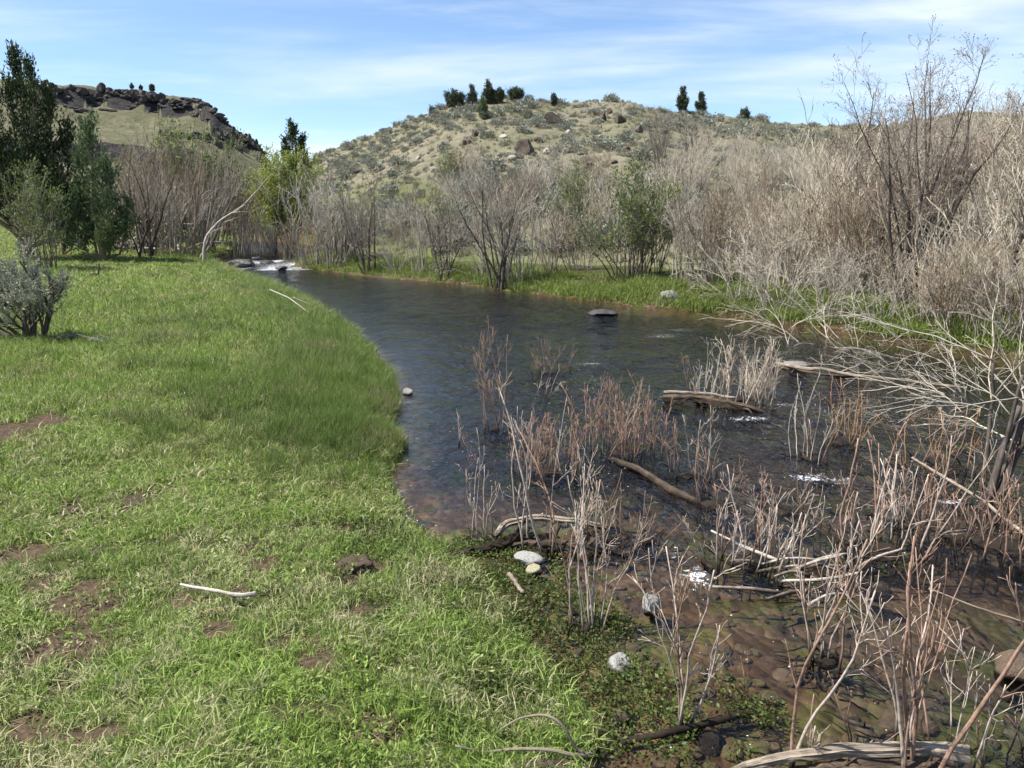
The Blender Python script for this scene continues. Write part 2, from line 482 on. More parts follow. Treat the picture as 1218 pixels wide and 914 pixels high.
def leafy(name, a, b, trans=0.35, var=0.4, ws=1.2, c=None, cpos=(0.55, 0.75), rough=0.55):
    m, n, l, out = new_mat(name)
    geo = n.new('ShaderNodeNewGeometry')
    f = noise(n, l, geo.outputs['Position'], ws, 4, 0.6)
    rnd = geo.outputs['Random Per Island']
    k = math_(n, l, 'ADD', math_(n, l, 'MULTIPLY', rnd, var), math_(n, l, 'MULTIPLY', f, 1 - var))
    col = ramp(n, l, k, [(0.25, a), (0.75, b)])
    if c is not None:
        g = noise(n, l, mapping(n, l, geo.outputs['Position'], (1, 1, 1)), ws * 1.7, 5, 0.7)
        g = math_(n, l, 'ADD', math_(n, l, 'MULTIPLY', g, 0.75), math_(n, l, 'MULTIPLY', rnd, 0.25))
        col = mixc(n, l, maprange(n, l, g, cpos[0], cpos[1]), col, c)
    d = N_(n, 'BsdfPrincipled'); d.inputs['Roughness'].default_value = rough; d.inputs['Specular IOR Level'].default_value = 0.3
    l.new(col, d.inputs['Base Color'])
    t = n.new('ShaderNodeBsdfTranslucent'); l.new(col, t.inputs['Color'])
    mx_ = n.new('ShaderNodeMixShader'); mx_.inputs[0].default_value = trans
    l.new(d.outputs[0], mx_.inputs[1]); l.new(t.outputs[0], mx_.inputs[2])
    l.new(mx_.outputs[0], out.inputs[0])
    return m

def stone(name, a, b, scale=6, spots=None, wet=False, rough=0.85):
    m, n, l, out = new_mat(name)
    p = coord(n)
    f = noise(n, l, p, scale, 7, 0.65)
    col = ramp(n, l, f, [(0.3, a), (0.7, b)])
    if spots:
        g = noise(n, l, p, scale * 2.7, 5, 0.7)
        col = mixc(n, l, maprange(n, l, g, 0.56, 0.66), col, spots)
    if wet:
        sp = n.new('ShaderNodeSeparateXYZ'); l.new(coord(n, 'World'), sp.inputs[0])
        wf = maprange(n, l, math_(n, l, 'ADD', sp.outputs['Z'], math_(n, l, 'MULTIPLY', f, 0.02)), 0.016, 0.036)
        col = mixc(n, l, wf, (a[0] * .22, a[1] * .2, a[2] * .17), col)
    bs = N_(n, 'BsdfPrincipled'); bs.inputs['Roughness'].default_value = rough; bs.inputs['Specular IOR Level'].default_value = 0.3
    l.new(col, bs.inputs['Base Color']); l.new(bump(n, l, f, 0.7, 0.03), bs.inputs['Normal'])
    l.new(bs.outputs[0], out.inputs[0])
    return m

M = {}
M['pale'] = bark('pale_bark', (0.24, 0.19, 0.155), (0.54, 0.455, 0.385), 30, stain=(0.035, 0.025, 0.018))
M['rosy'] = bark('rosy_bark', (0.15, 0.088, 0.062), (0.38, 0.255, 0.19), 30, stain=(0.03, 0.02, 0.014))
M['orange'] = bark('orange_bark', (0.30, 0.16, 0.07), (0.46, 0.28, 0.14), 30, stain=(0.03, 0.02, 0.014))
M['greyb'] = bark('grey_bark', (0.17, 0.145, 0.115), (0.37, 0.325, 0.265), 14)
M['tanb'] = bark('tan_bark', (0.31, 0.265, 0.20), (0.63, 0.56, 0.45), 14)
M['palegrey'] = bark('silver_bark', (0.28, 0.245, 0.20), (0.52, 0.47, 0.40), 14)
M['darkb'] = bark('dark_bark', (0.045, 0.036, 0.03), (0.14, 0.115, 0.10), 10)
M['redb'] = bark('russet_bark', (0.14, 0.10, 0.065), (0.31, 0.235, 0.16), 14)
M['drift'] = wood('driftwood', (0.15, 0.115, 0.08), (0.40, 0.34, 0.27), (0.05, 0.035, 0.025), (0.03, 0.02, 0.014), (0.02, 0.07))
M['logd'] = wood('dark_log', (0.035, 0.025, 0.018), (0.13, 0.095, 0.066), (0.018, 0.012, 0.009), (0.015, 0.01, 0.008), (0.02, 0.07))
M['white'] = wood('bleached_wood', (0.36, 0.32, 0.27), (0.62, 0.57, 0.50), (0.14, 0.11, 0.085))
M['mat'] = bark('root_debris', (0.008, 0.006, 0.004), (0.032, 0.022, 0.014), 22)
M['sage'] = leafy('sage_leaf', (0.21, 0.225, 0.155), (0.42, 0.43, 0.325), 0.15, 0.5, 3.0)
M['sagef'] = leafy('far_sage_leaf', (0.16, 0.17, 0.135), (0.33, 0.34, 0.27), 0.12, 0.5, 0.4)
M['jun'] = leafy('juniper_leaf', (0.022, 0.036, 0.016), (0.085, 0.115, 0.042), 0.15, 0.5, 0.8)
M['junr'] = leafy('ridge_juniper_leaf', (0.035, 0.048, 0.03), (0.10, 0.125, 0.07), 0.15, 0.5, 0.8)
M['junl'] = leafy('light_juniper_leaf', (0.06, 0.095, 0.04), (0.17, 0.22, 0.10), 0.2, 0.5, 0.8)
M['wilg'] = leafy('willow_leaf', (0.085, 0.125, 0.03), (0.19, 0.24, 0.07), 0.4, 0.5, 1.0)
M['wily'] = leafy('yellow_willow_leaf', (0.15, 0.19, 0.035), (0.30, 0.34, 0.08), 0.45, 0.5, 0.6)
M['bud'] = leafy('bud', (0.12, 0.05, 0.04), (0.24, 0.12, 0.08), 0.2, 0.6, 1.0)
M['grass'] = leafy('meadow_grass', (0.085, 0.135, 0.022), (0.37, 0.51, 0.125), 0.45, 0.55, 1.1, c=(0.56, 0.52, 0.32), cpos=(0.53, 0.67))
M['grassm'] = leafy('long_grass', (0.08, 0.13, 0.022), (0.33, 0.46, 0.10), 0.45, 0.55, 0.7, c=(0.40, 0.37, 0.18), cpos=(0.52, 0.72))
M['rush'] = leafy('rush', (0.055, 0.10, 0.02), (0.20, 0.30, 0.06), 0.4, 0.5, 0.8, c=(0.34, 0.30, 0.16), cpos=(0.52, 0.72))
M['bankg'] = leafy('bank_grass', (0.085, 0.13, 0.025), (0.22, 0.28, 0.06), 0.45, 0.5, 0.4, c=(0.36, 0.33, 0.16), cpos=(0.60, 0.78))
M['cress'] = leafy('water_plant', (0.045, 0.075, 0.015), (0.15, 0.20, 0.045), 0.35, 0.6, 1.6, c=(0.13, 0.10, 0.05), cpos=(0.5, 0.66))
M['bunch'] = leafy('bunch_grass', (0.14, 0.145, 0.08), (0.30, 0.275, 0.18), 0.3, 0.4, 0.12)
M['thatch'] = leafy('thatch', (0.26, 0.21, 0.12), (0.52, 0.46, 0.30), 0.2, 0.6, 2.0)
M['petal'] = leafy('petal', (0.80, 0.50, 0.01), (0.85, 0.60, 0.02), 0.2, 0.5, 3.0)
M['basalt'] = stone('basalt', (0.04, 0.032, 0.029), (0.14, 0.105, 0.085), 1.2, spots=(0.19, 0.15, 0.12))
M['cliff'] = stone('cliff_basalt', (0.022, 0.02, 0.02), (0.075, 0.066, 0.06), 0.35)
M['gstone'] = stone('grey_boulder_stone', (0.12, 0.115, 0.105), (0.27, 0.26, 0.24), 7, spots=(0.08, 0.075, 0.065), wet=True)
M['lstone'] = stone('light_stone', (0.22, 0.195, 0.165), (0.44, 0.40, 0.35), 5)
M['rstone'] = stone('river_stone', (0.20, 0.195, 0.18), (0.46, 0.45, 0.42), 7, spots=(0.13, 0.115, 0.095), wet=True)
M['ystone'] = stone('yellowish_stone', (0.34, 0.31, 0.19), (0.52, 0.48, 0.32), 9, wet=True)
M['bstone'] = stone('brown_stone', (0.085, 0.058, 0.04), (0.19, 0.135, 0.095), 9, spots=(0.07, 0.075, 0.03), wet=True, rough=0.5)
M['dstone'] = stone('dark_wet_stone', (0.03, 0.028, 0.027), (0.10, 0.09, 0.08), 9, wet=True, rough=0.35)
M['soilm'] = stone('loose_soil', (0.045, 0.03, 0.02), (0.15, 0.105, 0.075), 30)

# ground under the meadow
def mat_ground():
    m, n, l, out = new_mat('meadow_soil')
    p = coord(n, 'World')
    a = noise(n, l, p, 1.1, 6, 0.65); b = noise(n, l, p, 22, 5, 0.7)
    col = ramp(n, l, b, [(0.3, (0.022, 0.016, 0.010)), (0.55, (0.06, 0.048, 0.026)), (0.75, (0.19, 0.16, 0.09))])
    g = ramp(n, l, b, [(0.3, (0.025, 0.035, 0.009)), (0.7, (0.09, 0.11, 0.03))])
    col = mixc(n, l, maprange(n, l, a, 0.36, 0.60), col, g)
    soil = n.new('ShaderNodeAttribute'); soil.attribute_name = 'soil'
    s = ramp(n, l, b, [(0.3, (0.04, 0.027, 0.018)), (0.7, (0.13, 0.09, 0.062))])
    col = mixc(n, l, soil.outputs['Fac'], col, s)
    bs = N_(n, 'BsdfPrincipled'); bs.inputs['Roughness'].default_value = 0.95; bs.inputs['Specular IOR Level'].default_value = 0.1
    l.new(col, bs.inputs['Base Color']); l.new(bump(n, l, b, 0.8, 0.03), bs.inputs['Normal']); l.new(bs.outputs[0], out.inputs[0])
    return m
def mat_hill():
    m, n, l, out = new_mat('hillside_soil')
    p = coord(n, 'World')
    a = noise(n, l, p, 0.09, 6, 0.62); b = noise(n, l, p, 1.6, 6, 0.7); c = noise(n, l, p, 9, 4, 0.7)
    tan = ramp(n, l, b, [(0.30, (0.105, 0.092, 0.066)), (0.50, (0.19, 0.172, 0.122)), (0.72, (0.285, 0.26, 0.195))])
    grn = ramp(n, l, b, [(0.30, (0.105, 0.105, 0.062)), (0.70, (0.215, 0.205, 0.13))])
    at = n.new('ShaderNodeAttribute'); at.attribute_name = 'green'
    k = math_(n, l, 'ADD', maprange(n, l, a, 0.42, 0.62), at.outputs['Fac'], True)
    col = mixc(n, l, k, tan, grn)
    lush = ramp(n, l, c, [(0.3, (0.06, 0.085, 0.025)), (0.7, (0.15, 0.175, 0.06))])
    col = mixc(n, l, maprange(n, l, at.outputs['Fac'], 0.35, 1.0, 0, 0.8), col, lush)
    v = noise(n, l, p, 3.2, 3, 0.6)
    col = mixc(n, l, maprange(n, l, v, 0.60, 0.68, 0, 0.7), col, (0.10, 0.075, 0.05))
    bs = N_(n, 'BsdfPrincipled'); bs.inputs['Roughness'].default_value = 0.95; bs.inputs['Specular IOR Level'].default_value = 0.1
    l.new(col, bs.inputs['Base Color']); l.new(bump(n, l, math_(n, l, 'ADD', b, math_(n, l, 'MULTIPLY', c, 0.4)), 0.9, 0.25), bs.inputs['Normal']); l.new(bs.outputs[0], out.inputs[0])
    return m
def mat_mesa():
    m, n, l, out = new_mat('mesa_slope')
    p = coord(n, 'World')
    a = noise(n, l, p, 0.03, 6, 0.65); b = noise(n, l, p, 0.5, 6, 0.72)
    c = ramp(n, l, a, [(0.35, (0.125, 0.12, 0.072)), (0.65, (0.215, 0.195, 0.125))])
    col = mixc(n, l, maprange(n, l, b, 0.35, 0.7), (0.09, 0.092, 0.052), c)
    nz_ = n.new('ShaderNodeSeparateXYZ'); l.new(n.new('ShaderNodeNewGeometry').outputs['True Normal'], nz_.inputs[0])
    steep = maprange(n, l, math_(n, l, 'ADD', nz_.outputs['Z'], math_(n, l, 'MULTIPLY', b, 0.22)), 0.88, 0.80)
    rk = ramp(n, l, noise(n, l, mapping(n, l, p, (1, 1, 3)), 0.6, 6, 0.7), [(0.3, (0.016, 0.016, 0.018)), (0.7, (0.065, 0.06, 0.058))])
    col = mixc(n, l, steep, col, rk)
    bs = N_(n, 'BsdfPrincipled'); bs.inputs['Roughness'].default_value = 0.95; bs.inputs['Specular IOR Level'].default_value = 0.1
    l.new(col, bs.inputs['Base Color']); l.new(bump(n, l, b, 0.9, 1.0), bs.inputs['Normal']); l.new(bs.outputs[0], out.inputs[0])
    return m
def mat_bed():
    m, n, l, out = new_mat('stream_bed_gravel')
    p = coord(n, 'World')
    a = noise(n, l, p, 0.9, 5, 0.6); b = noise(n, l, p, 7, 6, 0.65); g = noise(n, l, mapping(n, l, p, (1, 1, 1)), 1.7, 6, 0.7)
    vo = n.new('ShaderNodeTexVoronoi'); vo.inputs['Scale'].default_value = 15; l.new(p, vo.inputs['Vector'])
    cob = vo.outputs['Distance']; cc = vo.outputs['Color']
    sx = n.new('ShaderNodeSeparateColor'); l.new(cc, sx.inputs[0])
    col = ramp(n, l, b, [(0.3, (0.028, 0.018, 0.011)), (0.52, (0.085, 0.055, 0.032)), (0.75, (0.19, 0.13, 0.08))])
    pe = ramp(n, l, sx.outputs[0], [(0.0, (0.03, 0.022, 0.014)), (0.5, (0.09, 0.065, 0.042)), (1.0, (0.20, 0.16, 0.115))])
    col = mixc(n, l, maprange(n, l, a, 0.45, 0.62, 0, 0.75), col, pe)
    alg = ramp(n, l, b, [(0.3, (0.03, 0.045, 0.010)), (0.7, (0.13, 0.15, 0.035))])
    col = mixc(n, l, maprange(n, l, g, 0.47, 0.60, 0, 0.8), col, alg)
    sand = n.new('ShaderNodeAttribute'); sand.attribute_name = 'sand'
    sc_ = ramp(n, l, noise(n, l, p, 9, 5, 0.6), [(0.3, (0.13, 0.085, 0.055)), (0.7, (0.22, 0.15, 0.10))])
    col = mixc(n, l, sand.outputs['Fac'], col, sc_)
    bs = N_(n, 'BsdfPrincipled'); bs.inputs['Roughness'].default_value = 0.9; bs.inputs['Specular IOR Level'].default_value = 0.1
    l.new(col, bs.inputs['Base Color'])
    h = math_(n, l, 'ADD', b, math_(n, l, 'MULTIPLY', cob, -1.2))
    l.new(bump(n, l, h, 0.8, 0.03), bs.inputs['Normal']); l.new(bs.outputs[0], out.inputs[0])
    return m
def mat_water():
    m, n, l, out = new_mat('stream_water')
    p = coord(n, 'World')
    fl = mapping(n, l, p, (1.0, 0.50, 1.0), (0, 0, math.radians(18)))
    fl2 = mapping(n, l, p, (1.0, 0.62, 1.0), (0, 0, math.radians(-24)))
    w1 = noise(n, l, fl, 3.0, 3, 0.55, 0.8); w2 = noise(n, l, fl2, 8.5, 3, 0.6, 0.6); w3 = noise(n, l, p, 30, 2, 0.5)
    rough_a = n.new('ShaderNodeAttribute'); rough_a.attribute_name = 'chop'
    h = math_(n, l, 'ADD', math_(n, l, 'MULTIPLY', w1, 1.0), math_(n, l, 'MULTIPLY', w2, 0.38))
    h = math_(n, l, 'ADD', h, math_(n, l, 'MULTIPLY', w3, 0.075))
    h = math_(n, l, 'MULTIPLY', h, rough_a.outputs['Fac'])
    nb = bump(n, l, h, 1.0, 0.105)
    fr = n.new('ShaderNodeFresnel'); fr.inputs['IOR'].default_value = 1.333; l.new(nb, fr.inputs['Normal'])
    gl = n.new('ShaderNodeBsdfGlossy'); gl.inputs['Roughness'].default_value = 0.045; l.new(nb, gl.inputs['Normal'])
    tr = n.new('ShaderNodeBsdfTransparent')
    dep = n.new('ShaderNodeAttribute'); dep.attribute_name = 'deep'
    l.new(mixc(n, l, dep.outputs['Fac'], (0.90, 0.86, 0.78), (0.36, 0.39, 0.45)), tr.inputs['Color'])
    ms = n.new('ShaderNodeMixShader'); l.new(fr.outputs[0], ms.inputs[0]); l.new(tr.outputs[0], ms.inputs[1]); l.new(gl.outputs[0], ms.inputs[2])
    foam = n.new('ShaderNodeAttribute'); foam.attribute_name = 'foam'
    fn = noise(n, l, mapping(n, l, p, (1.0, 0.7, 1)), 34, 6, 0.75, 0.5)
    ff = maprange(n, l, math_(n, l, 'ADD', math_(n, l, 'MULTIPLY', foam.outputs['Fac'], 0.42), math_(n, l, 'MULTIPLY', fn, 1.0)), 0.76, 0.97)
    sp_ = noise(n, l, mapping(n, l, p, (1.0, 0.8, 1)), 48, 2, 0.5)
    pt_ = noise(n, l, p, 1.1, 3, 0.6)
    glint_fleck = maprange(n, l, math_(n, l, 'ADD', math_(n, l, 'ADD', sp_, math_(n, l, 'MULTIPLY', foam.outputs['Fac'], 0.12)), math_(n, l, 'MULTIPLY', pt_, 0.12)), 0.80, 0.83)  # white specks painted into the water colour as sun glints on the ripples
    ff = math_(n, l, 'MAXIMUM', ff, glint_fleck)
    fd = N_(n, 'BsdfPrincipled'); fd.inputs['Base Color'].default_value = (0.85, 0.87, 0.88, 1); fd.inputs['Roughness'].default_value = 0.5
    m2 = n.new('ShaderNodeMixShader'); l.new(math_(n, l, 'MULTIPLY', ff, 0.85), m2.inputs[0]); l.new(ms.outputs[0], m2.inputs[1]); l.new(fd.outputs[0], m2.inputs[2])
    l.new(m2.outputs[0], out.inputs[0])
    return m
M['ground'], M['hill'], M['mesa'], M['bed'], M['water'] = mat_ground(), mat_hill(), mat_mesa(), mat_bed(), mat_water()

# ------------------------------------------------------------------ terrain sheets
azs = np.radians(np.concatenate([np.linspace(-180, -46, 90, endpoint=False), np.linspace(-46, 46, 470, endpoint=False), np.linspace(46, 180, 90, endpoint=False)]))
rads = np.concatenate([[0.0], np.geomspace(0.4, 1.6, 10, endpoint=False), np.geomspace(1.6, 330, 330, endpoint=False), np.geomspace(330, 3500, 16)])
A_, R_ = np.meshgrid(azs, rads, indexing='ij')
GX, GY = (R_ * np.sin(A_)), (R_ * np.cos(A_))
GZ, GC, GD = [a.reshape(GX.shape) for a in terrain(GX.ravel(), GY.ravel())]

SOIL_PX = [(165, 598, .24), (88, 608, .20), (425, 674, .17), (308, 652, .12), (318, 680, .09), (60, 500, .30), (20, 515, .35), (105, 715, .2), (85, 770, .22), (30, 660, .2), (380, 600, .12), (510, 345, .5)]
SOIL = [(*ground_pt(px, py), rad * 1.15) for px, py, rad in SOIL_PX]
_rs = np.random.default_rng(12)
for _ in range(34):
    px, py = _rs.uniform(0, 470), _rs.uniform(560, 900)
    SOIL.append((*ground_pt(px, py), _rs.uniform(.06, .14)))
soil = np.zeros(GX.shape)
for sx_, sy_, sz_, rad in SOIL:
    d = np.hypot(GX - sx_, GY - sy_) / rad
    soil = np.maximum(soil, 1 - sstep(0.35, 1.25, d + 0.7 * fbm(GX * 9, GY * 9, 3, 77)))
sand = np.zeros(GX.shape)
for px, py, rad in [(745, 835, .26), (700, 870, .16), (770, 870, .2), (1190, 620, .5), (1100, 700, .4)]:
    x0, y0 = plane_pt(px, py, -0.05); d = np.hypot((GX - x0) * (1.2), GY - y0) / rad
    sand = np.maximum(sand, (1 - sstep(0.5, 1.1, d + 0.5 * fbm(GX * 5, GY * 5, 3, 78))) * (0.95 if rad < .3 else .5))
azp = A_
te_here = np.interp(A_, HT[:, 0], HT[:, 1])
hz_, ht_, _ = layer(GX.ravel(), GY.ravel(), HT, hill_crest); ht_ = ht_.reshape(GX.shape)
az_a, az_b, az_c = sky_dir(330, 250)[0], sky_dir(470, 250)[0], sky_dir(640, 250)[0]
green = np.clip((1 - sstep(az_b, az_c, A_)) * (1 - sstep(0.20, 0.62, ht_ + 0.15 * fbm(GX * .12, GY * .12, 3, 55))) + (1 - sstep(0.02, 0.14, ht_)) * 0.6, 0, 1)

def sheet(name, code, mat, attrs, label=None):
    na, nr = GX.shape
    i, j = np.meshgrid(np.arange(na), np.arange(nr - 1), indexing='ij')
    i2 = (i + 1) % na
    q = np.stack([i * nr + j, i2 * nr + j, i2 * nr + j + 1, i * nr + j + 1], -1).reshape(-1, 4)
    cf = np.max(GC.ravel()[q], axis=1) if code != 1 else None
    cc = GC.ravel()[q]
    anybed = (cc == 1).any(1)
    if code == 1: sel = anybed
    else: sel = (~anybed) & (cc.max(1) == code)
    q = q[sel]
    used, inv = np.unique(q, return_inverse=True)
    q = inv.reshape(-1, 4)
    mb = MB(); mb.add(np.stack([GX.ravel()[used], GY.ravel()[used], GZ.ravel()[used]], 1), q)
    me = mb.mesh(name, [mat])
    for an, arr in attrs.items():
        at = me.attributes.new(an, 'FLOAT', 'POINT'); at.data.foreach_set('value', arr.ravel()[used].astype(np.float32))
    o = mobj(name, me); tag(o, label, None, None, 'structure')
    return o
sheet('ground', 0, M['ground'], {'soil': soil}, 'grassy stream banks and meadow ground')
sheet('stream_bed', 1, M['bed'], {'sand': sand}, 'brown gravel bed under the shallow stream')
sheet('hill', 2, M['hill'], {'green': green}, 'dry tan hillside rising behind the far bank')
sheet('mesa', 3, M['mesa'], {}, 'flat-topped olive mesa in the distance')

# water sheet
def make_water():
    na, nr = GX.shape
    d = GD                                                  # positive inside
    X, Y = GX, GY
    r = np.hypot(X, Y)
    chop = 0.35 + 0.65 * sstep(0.1, 1.8, d) + 0.35 * sstep(26, 31, Y) * sstep(40, 34, Y)
    chop = chop * (0.75 + 0.5 * (vnoise(X * 0.5, Y * 0.35, 91))) * (0.65 + 0.35 * sstep(3.2, 7.0, Y) + 0.45 * sstep(7, 14, Y))
    z = 0.14 * sstep(29.0, 33.0, Y) + 0.012 * fbm(X * 1.4, Y * 0.8, 3, 41) * sstep(0.1, 1.2, d) + 0.09 * fbm(X * 1.6, Y * 1.6, 3, 43) * sstep(28.5, 30, Y) * sstep(36, 32, Y)
    foam = np.zeros(X.shape)
    spots = [(700, 433, .35, .12, .9), (790, 400, .5, .35, .75), (808, 392, .4, .2, .8), (828, 685, .11, .16, 1.0), (800, 660, .08, .1, .8), (965, 568, .22, .12, 1.0), (1000, 572, .2, .1, .9),
             (1130, 597, .16, .08, 1.0), (890, 498, .3, .12, 1.0), (940, 482, .35, .12, .8), (870, 476, .3, .1, .6), (690, 372, .9, .2, .45), (740, 371, .7, .2, .6),
             (560, 546, .15, .06, .6), (615, 547, .12, .05, .7), (720, 565, .2, .06, .7), (1195, 520, .2, .1, .8), (1000, 490, .6, .2, .6), (860, 440, .8, .4, .55), (460, 330, 1.2, .4, .5), (430, 335, 1.2, .4, .5), (440, 822, 0.01, .01, 0)]
    for px, py, rx, ry, a in spots:
        x0, y0 = plane_pt(px, py, 0); foam = np.maximum(foam, .86 * a * np.exp(-(((X - x0) / rx) ** 2 + ((Y - y0) / ry) ** 2)))
    foam = np.maximum(foam, (0.48 + 0.65 * vnoise(X * 1.7, Y * 1.3, 45)) * sstep(28.3, 29.6, Y + 0.9 * fbm(X * 1.1, Y * 1.1, 3, 44)) * sstep(35, 32.5, Y))
    foam = np.maximum(foam, 0.25 * sstep(0.5, 2, d) * sstep(0.6, 0.85, vnoise(X * 0.8, Y * 0.5, 93)) * sstep(13, 9, Y))
    deep = np.maximum(sstep(0.3, 2.0, d) * (0.42 + 0.58 * sstep(4.0, 8, r)), sstep(0.0, 0.55, d) * sstep(4.0, 5.6, Y) * sstep(3.0, 1.0, X))
    i, j = np.meshgrid(np.arange(na), np.arange(nr - 1), indexing='ij'); i2 = (i + 1) % na
    q = np.stack([i * nr + j, i2 * nr + j, i2 * nr + j + 1, i * nr + j + 1], -1).reshape(-1, 4)
    sel = (d.ravel()[q] > -0.5).any(1) & (r.ravel()[q] < 80).all(1)
    q = q[sel]; used, inv = np.unique(q, return_inverse=True); q = inv.reshape(-1, 4)
    mb = MB(); mb.add(np.stack([X.ravel()[used], Y.ravel()[used], z.ravel()[used]], 1), q)
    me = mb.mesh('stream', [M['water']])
    for an, arr in (('chop', chop), ('foam', foam), ('deep', deep)):
        at = me.attributes.new(an, 'FLOAT', 'POINT'); at.data.foreach_set('value', arr.ravel()[used].astype(np.float32))
    tag(mobj('stream', me), 'rippled dark blue-brown stream flowing between the banks', None, None, 'structure')
make_water()

# ------------------------------------------------------------------ scattered ground cover (geometry nodes on real points)
def scatter(name, label, pts, rot, scl, proto_meshes, rng, parent=None):
    """one 'stuff' object: instances of tuft meshes on ground points"""
    me = bpy.data.meshes.new(name)
    me.vertices.add(len(pts)); me.vertices.foreach_set('co', np.asarray(pts, np.float32).ravel())
    a = me.attributes.new('rotv', 'FLOAT_VECTOR', 'POINT'); a.data.foreach_set('vector', np.asarray(rot, np.float32).ravel())
    a = me.attributes.new('sclv', 'FLOAT_VECTOR', 'POINT'); a.data.foreach_set('vector', np.asarray(scl, np.float32).ravel())
    a = me.attributes.new('pick', 'INT', 'POINT'); a.data.foreach_set('value', rng.integers(0, len(proto_meshes), len(pts)).astype(np.int32))
    o = mobj(name, me); tag(o, label, None, None, 'stuff')
    ng = bpy.data.node_groups.new(name + '_scatter', 'GeometryNodeTree')
    ng.interface.new_socket('Geometry', in_out='INPUT', socket_type='NodeSocketGeometry')
    ng.interface.new_socket('Geometry', in_out='OUTPUT', socket_type='NodeSocketGeometry')
    n, l = ng.nodes, ng.links
    gi, go = n.new('NodeGroupInput'), n.new('NodeGroupOutput')
    jo = n.new('GeometryNodeJoinGeometry')
    for k, pm in enumerate(proto_meshes):
        po = bpy.data.objects.new(name + '_tuft', pm)
        oi = n.new('GeometryNodeObjectInfo'); oi.inputs['Object'].default_value = po; oi.inputs['As Instance'].default_value = True
        l.new(oi.outputs['Geometry'], jo.inputs[0])
    ip = n.new('GeometryNodeInstanceOnPoints'); ip.inputs['Pick Instance'].default_value = True
    l.new(gi.outputs[0], ip.inputs['Points']); l.new(jo.outputs[0], ip.inputs['Instance'])
    for an, dt, sock in (('rotv', 'FLOAT_VECTOR', 'Rotation'), ('sclv', 'FLOAT_VECTOR', 'Scale'), ('pick', 'INT', 'Instance Index')):
        na_ = n.new('GeometryNodeInputNamedAttribute'); na_.data_type = dt; na_.inputs['Name'].default_value = an
        src = na_.outputs['Attribute']
        if sock == 'Rotation':
            er = n.new('FunctionNodeEulerToRotation'); l.new(src, er.inputs[0]); src = er.outputs[0]
        l.new(src, ip.inputs[sock])
    l.new(ip.outputs[0], go.inputs[0])
    md = o.modifiers.new('scatter', 'NODES'); md.node_group = ng
    return o

def tuft(seed, n, rad, h, w, lean, mat, hvar=0.5, mat2=None, frac2=0.0):
    rng = np.random.default_rng(seed)
    a = rng.uniform(0, 2 * math.pi, n); rr = rad * np.sqrt(rng.uniform(0, 1, n))
    base = np.stack([rr * np.cos(a), rr * np.sin(a), np.full(n, -0.01)], 1)
    mb = MB()
    hh = h * (1 - hvar * rng.uniform(0, 1, n)); ll = np.abs(rng.normal(lean, lean * 0.6, n)).clip(0, 1.4)
    k = int(n * (1 - frac2))
    blades(mb, base[:k], hh[:k], w * rng.uniform(.6, 1.2, k), ll[:k], rng, 0)
    if n > k: blades(mb, base[k:], hh[k:] * 0.8, w * rng.uniform(.6, 1.2, n - k), ll[k:] + 0.4, rng, 1)
    return mb.mesh('tuft', [mat] + ([mat2] if mat2 else []))

def wedge_points(rng, n, rmin, rmax, az0, az1, power=1.0):
    """points with density falling off with distance"""
    u = rng.uniform(0, 1, n)
    r = rmin * (rmax / rmin) ** u if power == 1.0 else np.sqrt(rmin ** 2 + (rmax ** 2 - rmin ** 2) * u)
    a = rng.uniform(az0, az1, n)
    return r * np.sin(a), r * np.cos(a)

def lay(rng, x, y, keep, scl, lift=0.0, tilt=0.12):
    z, c, d = terrain(x, y)
    k = keep(x, y, z, c, d)
    x, y, z, d = x[k], y[k], z[k], d[k]
    n = len(x)
    rot = np.stack([rng.normal(0, tilt, n), rng.normal(0, tilt, n), rng.uniform(0, 6.28, n)], 1)
    s = scl(x, y, d, n)
    return np.stack([x, y, z + lift], 1), rot, s

def near_soil(x, y, f=1.0):
    m = np.zeros(x.shape)
    for sx_, sy_, sz_, rad in SOIL:
        d = np.hypot(x - sx_, y - sy_) / (rad * f)
        m = np.maximum(m, (1 - sstep(0.35, 1.25, d + 0.7 * fbm(x * 9, y * 9, 3, 77))) * 1.0)
    return m

rng = np.random.default_rng(7)
AZL, AZR = r_(-46), r_(46)
# short meadow turf near the camera
T_short = [tuft(100 + i, 34, 0.055, 0.062, 0.0042, 0.55, M['grass'], 0.6, M['thatch'], 0.17) for i in range(5)] + \
          [tuft(110 + i, 26, 0.060, 0.095, 0.0048, 0.60, M['grass'], 0.6, M['thatch'], 0.14) for i in range(3)]
def keep_short(x, y, z, c, d):
    dens = fbm(x * 1.6, y * 1.6, 4, 61) + 0.9 * fbm(x * 9, y * 9, 3, 62)
    return (c == 0) & (d < -0.02) & (x < 3) & (rng.uniform(0, 1, len(x)) > near_soil(x, y)) & (dens + rng.uniform(-.35, .35, len(x)) > -0.28)
def scl_short(x, y, d, n):
    g = 1.0 + 0.55 * fbm(x * 1.2, y * 1.2, 3, 63) + 0.5 * fbm(x * 7, y * 7, 2, 64)
    s = np.clip(g, 0.5, 1.7) * rng.uniform(0.7, 1.3, n) * (0.85 + 0.3 * sstep(5, 10, y))
    wide = np.clip(np.hypot(x, y) / 5.0, 1.0, 2.6)
    return np.stack([wide * np.ones(n), wide * np.ones(n), s], 1)
x, y = wedge_points(rng, 42000, 1.3, 13.0, AZL, r_(20))
scatter('meadow_grass', 'short bright green grass with straw on the near bank', *lay(rng, x, y, keep_short, scl_short), T_short, rng)

